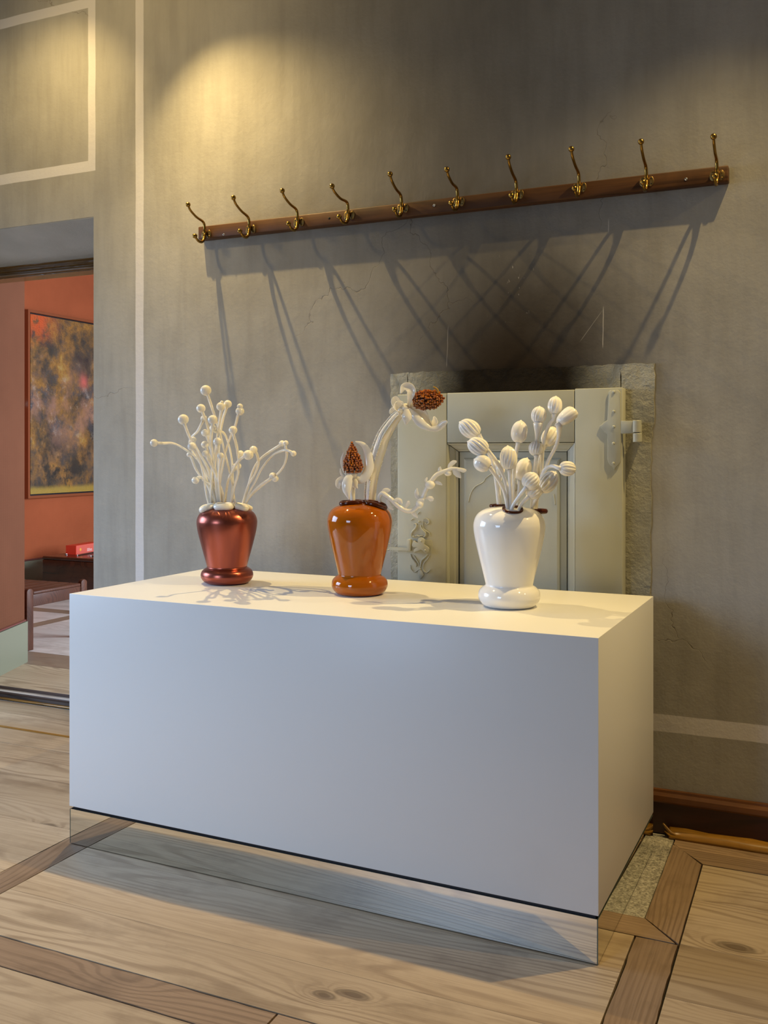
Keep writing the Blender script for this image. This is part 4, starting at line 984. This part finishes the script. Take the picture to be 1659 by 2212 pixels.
# short flower beside it
base = pt2(295, 1185, -0.02)
f2o = tag(empty('glass_flower', base), 'short white glass flower with curling petals round a pointed amber cluster', 'glass flower')
g = G(); g.tube([p-base for p in (pt2(300, 1180, -.02), pt2(300, 1080, -.02), pt2(298, 1000, -.02), pt2(300, 930, -.02))], [22*px1, 22*px1, 24*px1, 44*px1], 16, 5); g.build('stalk', M['ivory'], f2o)
berries(f2o, base, pt2(303, 915, -.02), pt2(292, 655, -.02), [(0, 62*px1), (0.1, 78*px1), (0.3, 74*px1), (0.55, 56*px1), (0.8, 30*px1), (1.0, 0)], 12*px1)
g = G(); g.ball(pt2(292, 655, -.02)-base, 11*px1, 10, 7); g.build('cluster_tip', M['ambertip'], f2o)
leaf(f2o, base, [(300, 965), (370, 990), (425, 940), (448, 870), (445, 790), (425, 715), (385, 665), (322, 642)], [-.02, -.02, -.02, -.018, -.016, -.016, -.018, -.02], [44, 70, 84, 92, 84, 62, 42, 8], cupping=0.3)
leaf(f2o, base, [(255, 950), (225, 900), (208, 840), (208, 790), (222, 735)], [-.01]*5, [22, 34, 36, 28, 6], cupping=0.2)
leaf(f2o, base, [(235, 965), (205, 945), (192, 915), (190, 885)], [-.035]*4, [14, 20, 18, 10], cupping=0.2)
leaf(f2o, base, [(250, 960), (238, 935), (236, 905)], [-.04]*3, [14, 14, 8], cupping=0.2)
leaf(f2o, base, [(250, 970), (205, 980), (175, 1005), (170, 1040), (182, 1068)], [-.03, -.032, -.035, -.035, -.035], [24, 56, 62, 48, 8], cupping=-0.35)
leaf(f2o, base, [(292, 945), (265, 975), (248, 1030), (248, 1090), (268, 1165)], [-.045, -.052, -.056, -.056, -.05], [34, 80, 92, 74, 6], cupping=0.45)
leaf(f2o, base, [(300, 970), (318, 1010), (325, 1040), (345, 1066)], [-.03]*4, [40, 60, 46, 8], cupping=0.3)
# trailing leafy twig
base = pt2(545, 1190, -0.03)
tw = tag(empty('glass_twig', base), 'trailing white glass twig with small leaves and buds reaching past the door latch', 'glass twig')
tpath = [(545, 1185), (540, 1140), (565, 1108), (600, 1128), (650, 1165), (700, 1215), (750, 1252), (800, 1270), (850, 1258), (900, 1205), (935, 1140), (965, 1070), (1010, 1000), (1050, 950), (1090, 925), (1140, 905), (1200, 885), (1260, 888), (1310, 895)]
g = G(); g.tube([pt2(x, y, -.03-.002*k)-base for k, (x, y) in enumerate(tpath)], [15*px1, 17*px1, 20*px1]+[21*px1]*12+[18*px1, 15*px1, 12*px1, 9*px1], 10, 4); g.build('stalk', M['ivory'], tw)
for x, y, r, sq in ((903, 1208, 36, 1.0), (997, 1032, 46, 0.86), (1160, 925, 36, 0.8)):
    g = G(); g.ball(pt2(x, y, -.055)-base, r*px1, 16, 10, (1, 1, sq)); g.build('bud', M['ivory'], tw)
def tl(pts, widths, d=-.05, cup=0.3): leaf(tw, base, pts, [d]*len(pts), widths, 'leaf', None, cup, None, 0.003, 5)
tl([(560, 1110), (585, 1082), (615, 1082), (638, 1080)], [18, 36, 42, 14], -.035)
tl([(610, 1165), (622, 1205), (640, 1235), (666, 1258)], [16, 40, 38, 8], -.04)
tl([(665, 1180), (700, 1168), (728, 1180), (745, 1205)], [20, 40, 44, 10], -.045)
tl([(770, 1245), (790, 1215), (805, 1195), (815, 1190)], [14, 34, 44, 30], -.045)
tl([(830, 1275), (850, 1290), (868, 1310), (884, 1330)], [30, 40, 30, 6], -.045)
tl([(912, 1165), (885, 1140), (875, 1100), (882, 1062)], [22, 42, 38, 8], -.05)
tl([(950, 1150), (985, 1150), (1010, 1160), (1030, 1165)], [16, 34, 52, 26], -.05)
tl([(890, 1235), (905, 1200), (925, 1175), (945, 1172)], [40, 70, 56, 10], -.062)
tl([(965, 1010), (960, 990), (970, 972), (975, 970)], [18, 22, 16, 8], -.05)
tl([(1030, 1010), (1060, 1012), (1085, 1020), (1110, 1035)], [22, 36, 30, 6], -.055)
tl([(1090, 945), (1085, 905), (1090, 882), (1098, 878)], [24, 34, 30, 14], -.06)
tl([(1165, 890), (1180, 855), (1210, 830), (1238, 822)], [22, 40, 42, 14], -.06)
tl([(1205, 895), (1230, 915), (1255, 945), (1276, 972)], [26, 64, 52, 8], -.065)
tl([(1240, 890), (1270, 895), (1300, 905), (1325, 898)], [22, 34, 38, 14], -.07)

# ================================================================== THINGS IN THE ADJOINING ROOM
PX = AX0
p_tl = on_x(60, 668, PX+0.05); p_bl = on_x(60, 1077, PX+0.05)
py0, py1, pz0, pz1 = p_tl.y, p_tl.y+1.35, p_bl.z, p_tl.z
pic = tag(empty('painting', (PX, (py0+py1)/2, pz0)), 'large abstract painting in orange, ochre and black in a thin red brown frame', 'painting')
def pb(name, y0, y1, z0, z1, x0, x1, mat, loc=None):
    g = G(); o0 = Vector((PX, (py0+py1)/2, pz0)); g.box((PX+x0, y0, z0), (PX+x1, y1, z1))
    g.v = [v-o0 for v in g.v]; return g.build(name, mat, pic, False)
fw = 0.022
pb('frame_side', py0, py0+fw, pz0, pz1, 0.002, 0.055, M['picframe']); pb('frame_side', py1-fw, py1, pz0, pz1, 0.002, 0.055, M['picframe'])
pb('frame_rail', py0+fw, py1-fw, pz0, pz0+fw, 0.002, 0.055, M['picframe']); pb('frame_rail', py0+fw, py1-fw, pz1-fw, pz1, 0.002, 0.055, M['picframe'])
pb('shadow_gap', py0+fw, py1-fw, pz0+fw, pz1-fw, 0.002, 0.02, M['black'])
g = G(); g.box((PX+0.02, 0, 0), (PX+0.046, py1-py0-2*fw-0.028, pz1-pz0-2*fw-0.028)); g.v = [v-Vector((PX, 0, 0)) for v in g.v]
M['painting'] = make_painting(); o = g.build('canvas', M['painting'], pic, False); o.location = Vector((0, py0+fw+0.014-(py0+py1)/2, fw+0.014))
# small white wall button
wp = on_x(52, 872, PX+0.012)
g = G(); g.lathe([(0, 0), (0.028, 0), (0.030, 0.006), (0.026, 0.014), (0.012, 0.018), (0, 0.019)], (0, 0, 0), 24, (1, 0, 0))
o = g.build('wall_knob', M['plastic'], None); o.location = (PX+0.0005, wp.y-0.03, wp.z); tag(o, 'small round white wall knob beside the painting', 'wall knob')
# rosewood cabinet
cz = 0.36; cA = on_z(90, 1201, cz)
cab = tag(empty('sideboard', (cA.x, cA.y, RZ)), 'low dark rosewood cabinet with rounded edges behind the slatted bench', 'cabinet')
def cb(name, a, b, mat=M['rosewood'], bev=0.0):
    g = G(); g.box(a, b); o = g.build(name, mat, cab, False)
    if bev: bevel(o, bev, 4)
    return o
H2 = cz-RZ
cb('top', (0.0, 0.0, H2-0.03), (1.5, 0.55, H2), M['rosewood'], 0.014)
cb('front_panel', (0.006, 0.004, 0.035), (1.494, 0.03, H2-0.03), M['rosewood'], 0.004)
cb('side_panel', (0.006, 0.03, 0.0), (0.03, 0.545, H2-0.03)); cb('side_panel', (1.47, 0.03, 0.0), (1.494, 0.545, H2-0.03))
cb('base', (0.04, 0.03, 0.0), (1.46, 0.5, 0.035), M['black'])
# red boxed book on the cabinet
bA = on_z(164, 1198.6, cz); bang = math.radians(8)
bk = tag(empty('book', (bA.x, bA.y, cz+0.0005), bang), 'red boxed book with a yellow dot lying on the cabinet', 'book')
g = G(); g.box((-0.10, 0, 0), (0, 0.36, 0.078)); g.build('slipcase', M['redbook'], bk, False)
g = G(); g.box((0.0, 0.004, 0.002), (0.001, 0.356, 0.076)); cov = g.build('cover', M['redbook2'], bk, False)
g = G(); g.lathe([(0.0, 0.0012), (0.013, 0.0012), (0.013, 0.0)], (0.0008, 0.065, 0.039), 20, (1, 0, 0)); g.build('dot', M['gold'], cov, False)
g = G()
for k, (w0, w1) in enumerate(((0.165, 0.205), (0.165, 0.24), (0.165, 0.235), (0.165, 0.245))): g.box((0.001, w0, 0.036-k*0.007), (0.0014, w1, 0.0385-k*0.007))
g.build('print_line', M['print'], cov, False)
for (x0, y0, x1, y1, lb) in ((166, 1199.5, 200, 1193, 'long thin metal pen lying along the red book'), (140, 1197, 152, 1196, 'metal pen tip behind the red book'), (195, 1201.5, 215, 1198, 'short metal pen in front of the red book')):
    a = on_z(x0, y0, cz+0.005); b = on_z(x1, y1, cz+0.005); g = G()
    if 'tip' in lb: b = a+(b-a).normalized()*0.09
    if 'long' in lb: b = a+(b-a).normalized()*0.30
    if 'short' in lb: b = a+(b-a).normalized()*0.16
    a.z = b.z = cz+0.0052
    d = b-a; g.lathe([(0, 0), (0.0045, 0.001), (0.005, 0.02), (0.005, d.length-0.02), (0.003, d.length-0.002), (0, d.length)], (0, 0, 0), 12, d)
    o = g.build('pen', M['steel'], None, True, None); o.location = a; tag(o, lb, 'pen')
# slatted bench
sA = Vector((-4.325, 4.345, RZ)); sD = 0.52; sL = 1.10; sH = 0.345
bn = tag(empty('slatted_bench', (sA.x-sL/2, sA.y+sD/2, RZ)), 'low dark teak bench with a slatted seat and round topped legs', 'bench')
BO = Vector((sA.x-sL/2, sA.y+sD/2, RZ))
def bb_(name, a, b, bev=0.004, mat=M['bench']):
    g = G(); g.box(Vector(a)-BO, Vector(b)-BO); o = g.build(name, mat, bn, False); bevel(o, bev, 3); return o
for lx in (sA.x-0.028, sA.x-sL):
    for ly in (sA.y, sA.y+sD-0.055):
        g = G(); n = 8
        top = [(ly-BO.y+0.0275-0.0275*math.cos(math.pi*k/n), sH+0.004+0.024*math.sin(math.pi*k/n)) for k in range(n+1)]
        g.prism([(ly-BO.y, 0), (ly-BO.y+0.055, 0)]+top[::-1], 0.028, 'x', lx-BO.x); o = g.build('leg', M['bench'], bn, False); bevel(o, 0.004, 2)
    bb_('end_rail', (lx+0.004, sA.y+0.055, RZ+sH-0.085), (lx+0.024, sA.y+sD-0.055, RZ+sH-0.012))
bb_('long_rail', (sA.x-sL+0.03, sA.y+0.012, RZ+sH-0.075), (sA.x-0.03, sA.y+0.034, RZ+sH-0.018)); bb_('long_rail', (sA.x-sL+0.03, sA.y+sD-0.034, RZ+sH-0.075), (sA.x-0.03, sA.y+sD-0.012, RZ+sH-0.018))
for k in range(12):
    x1 = sA.x-0.002-k*0.0915
    bb_('slat', (x1-0.084, sA.y+0.057, RZ+sH-0.012), (x1, sA.y+sD-0.057, RZ+sH+0.006), 0.006)
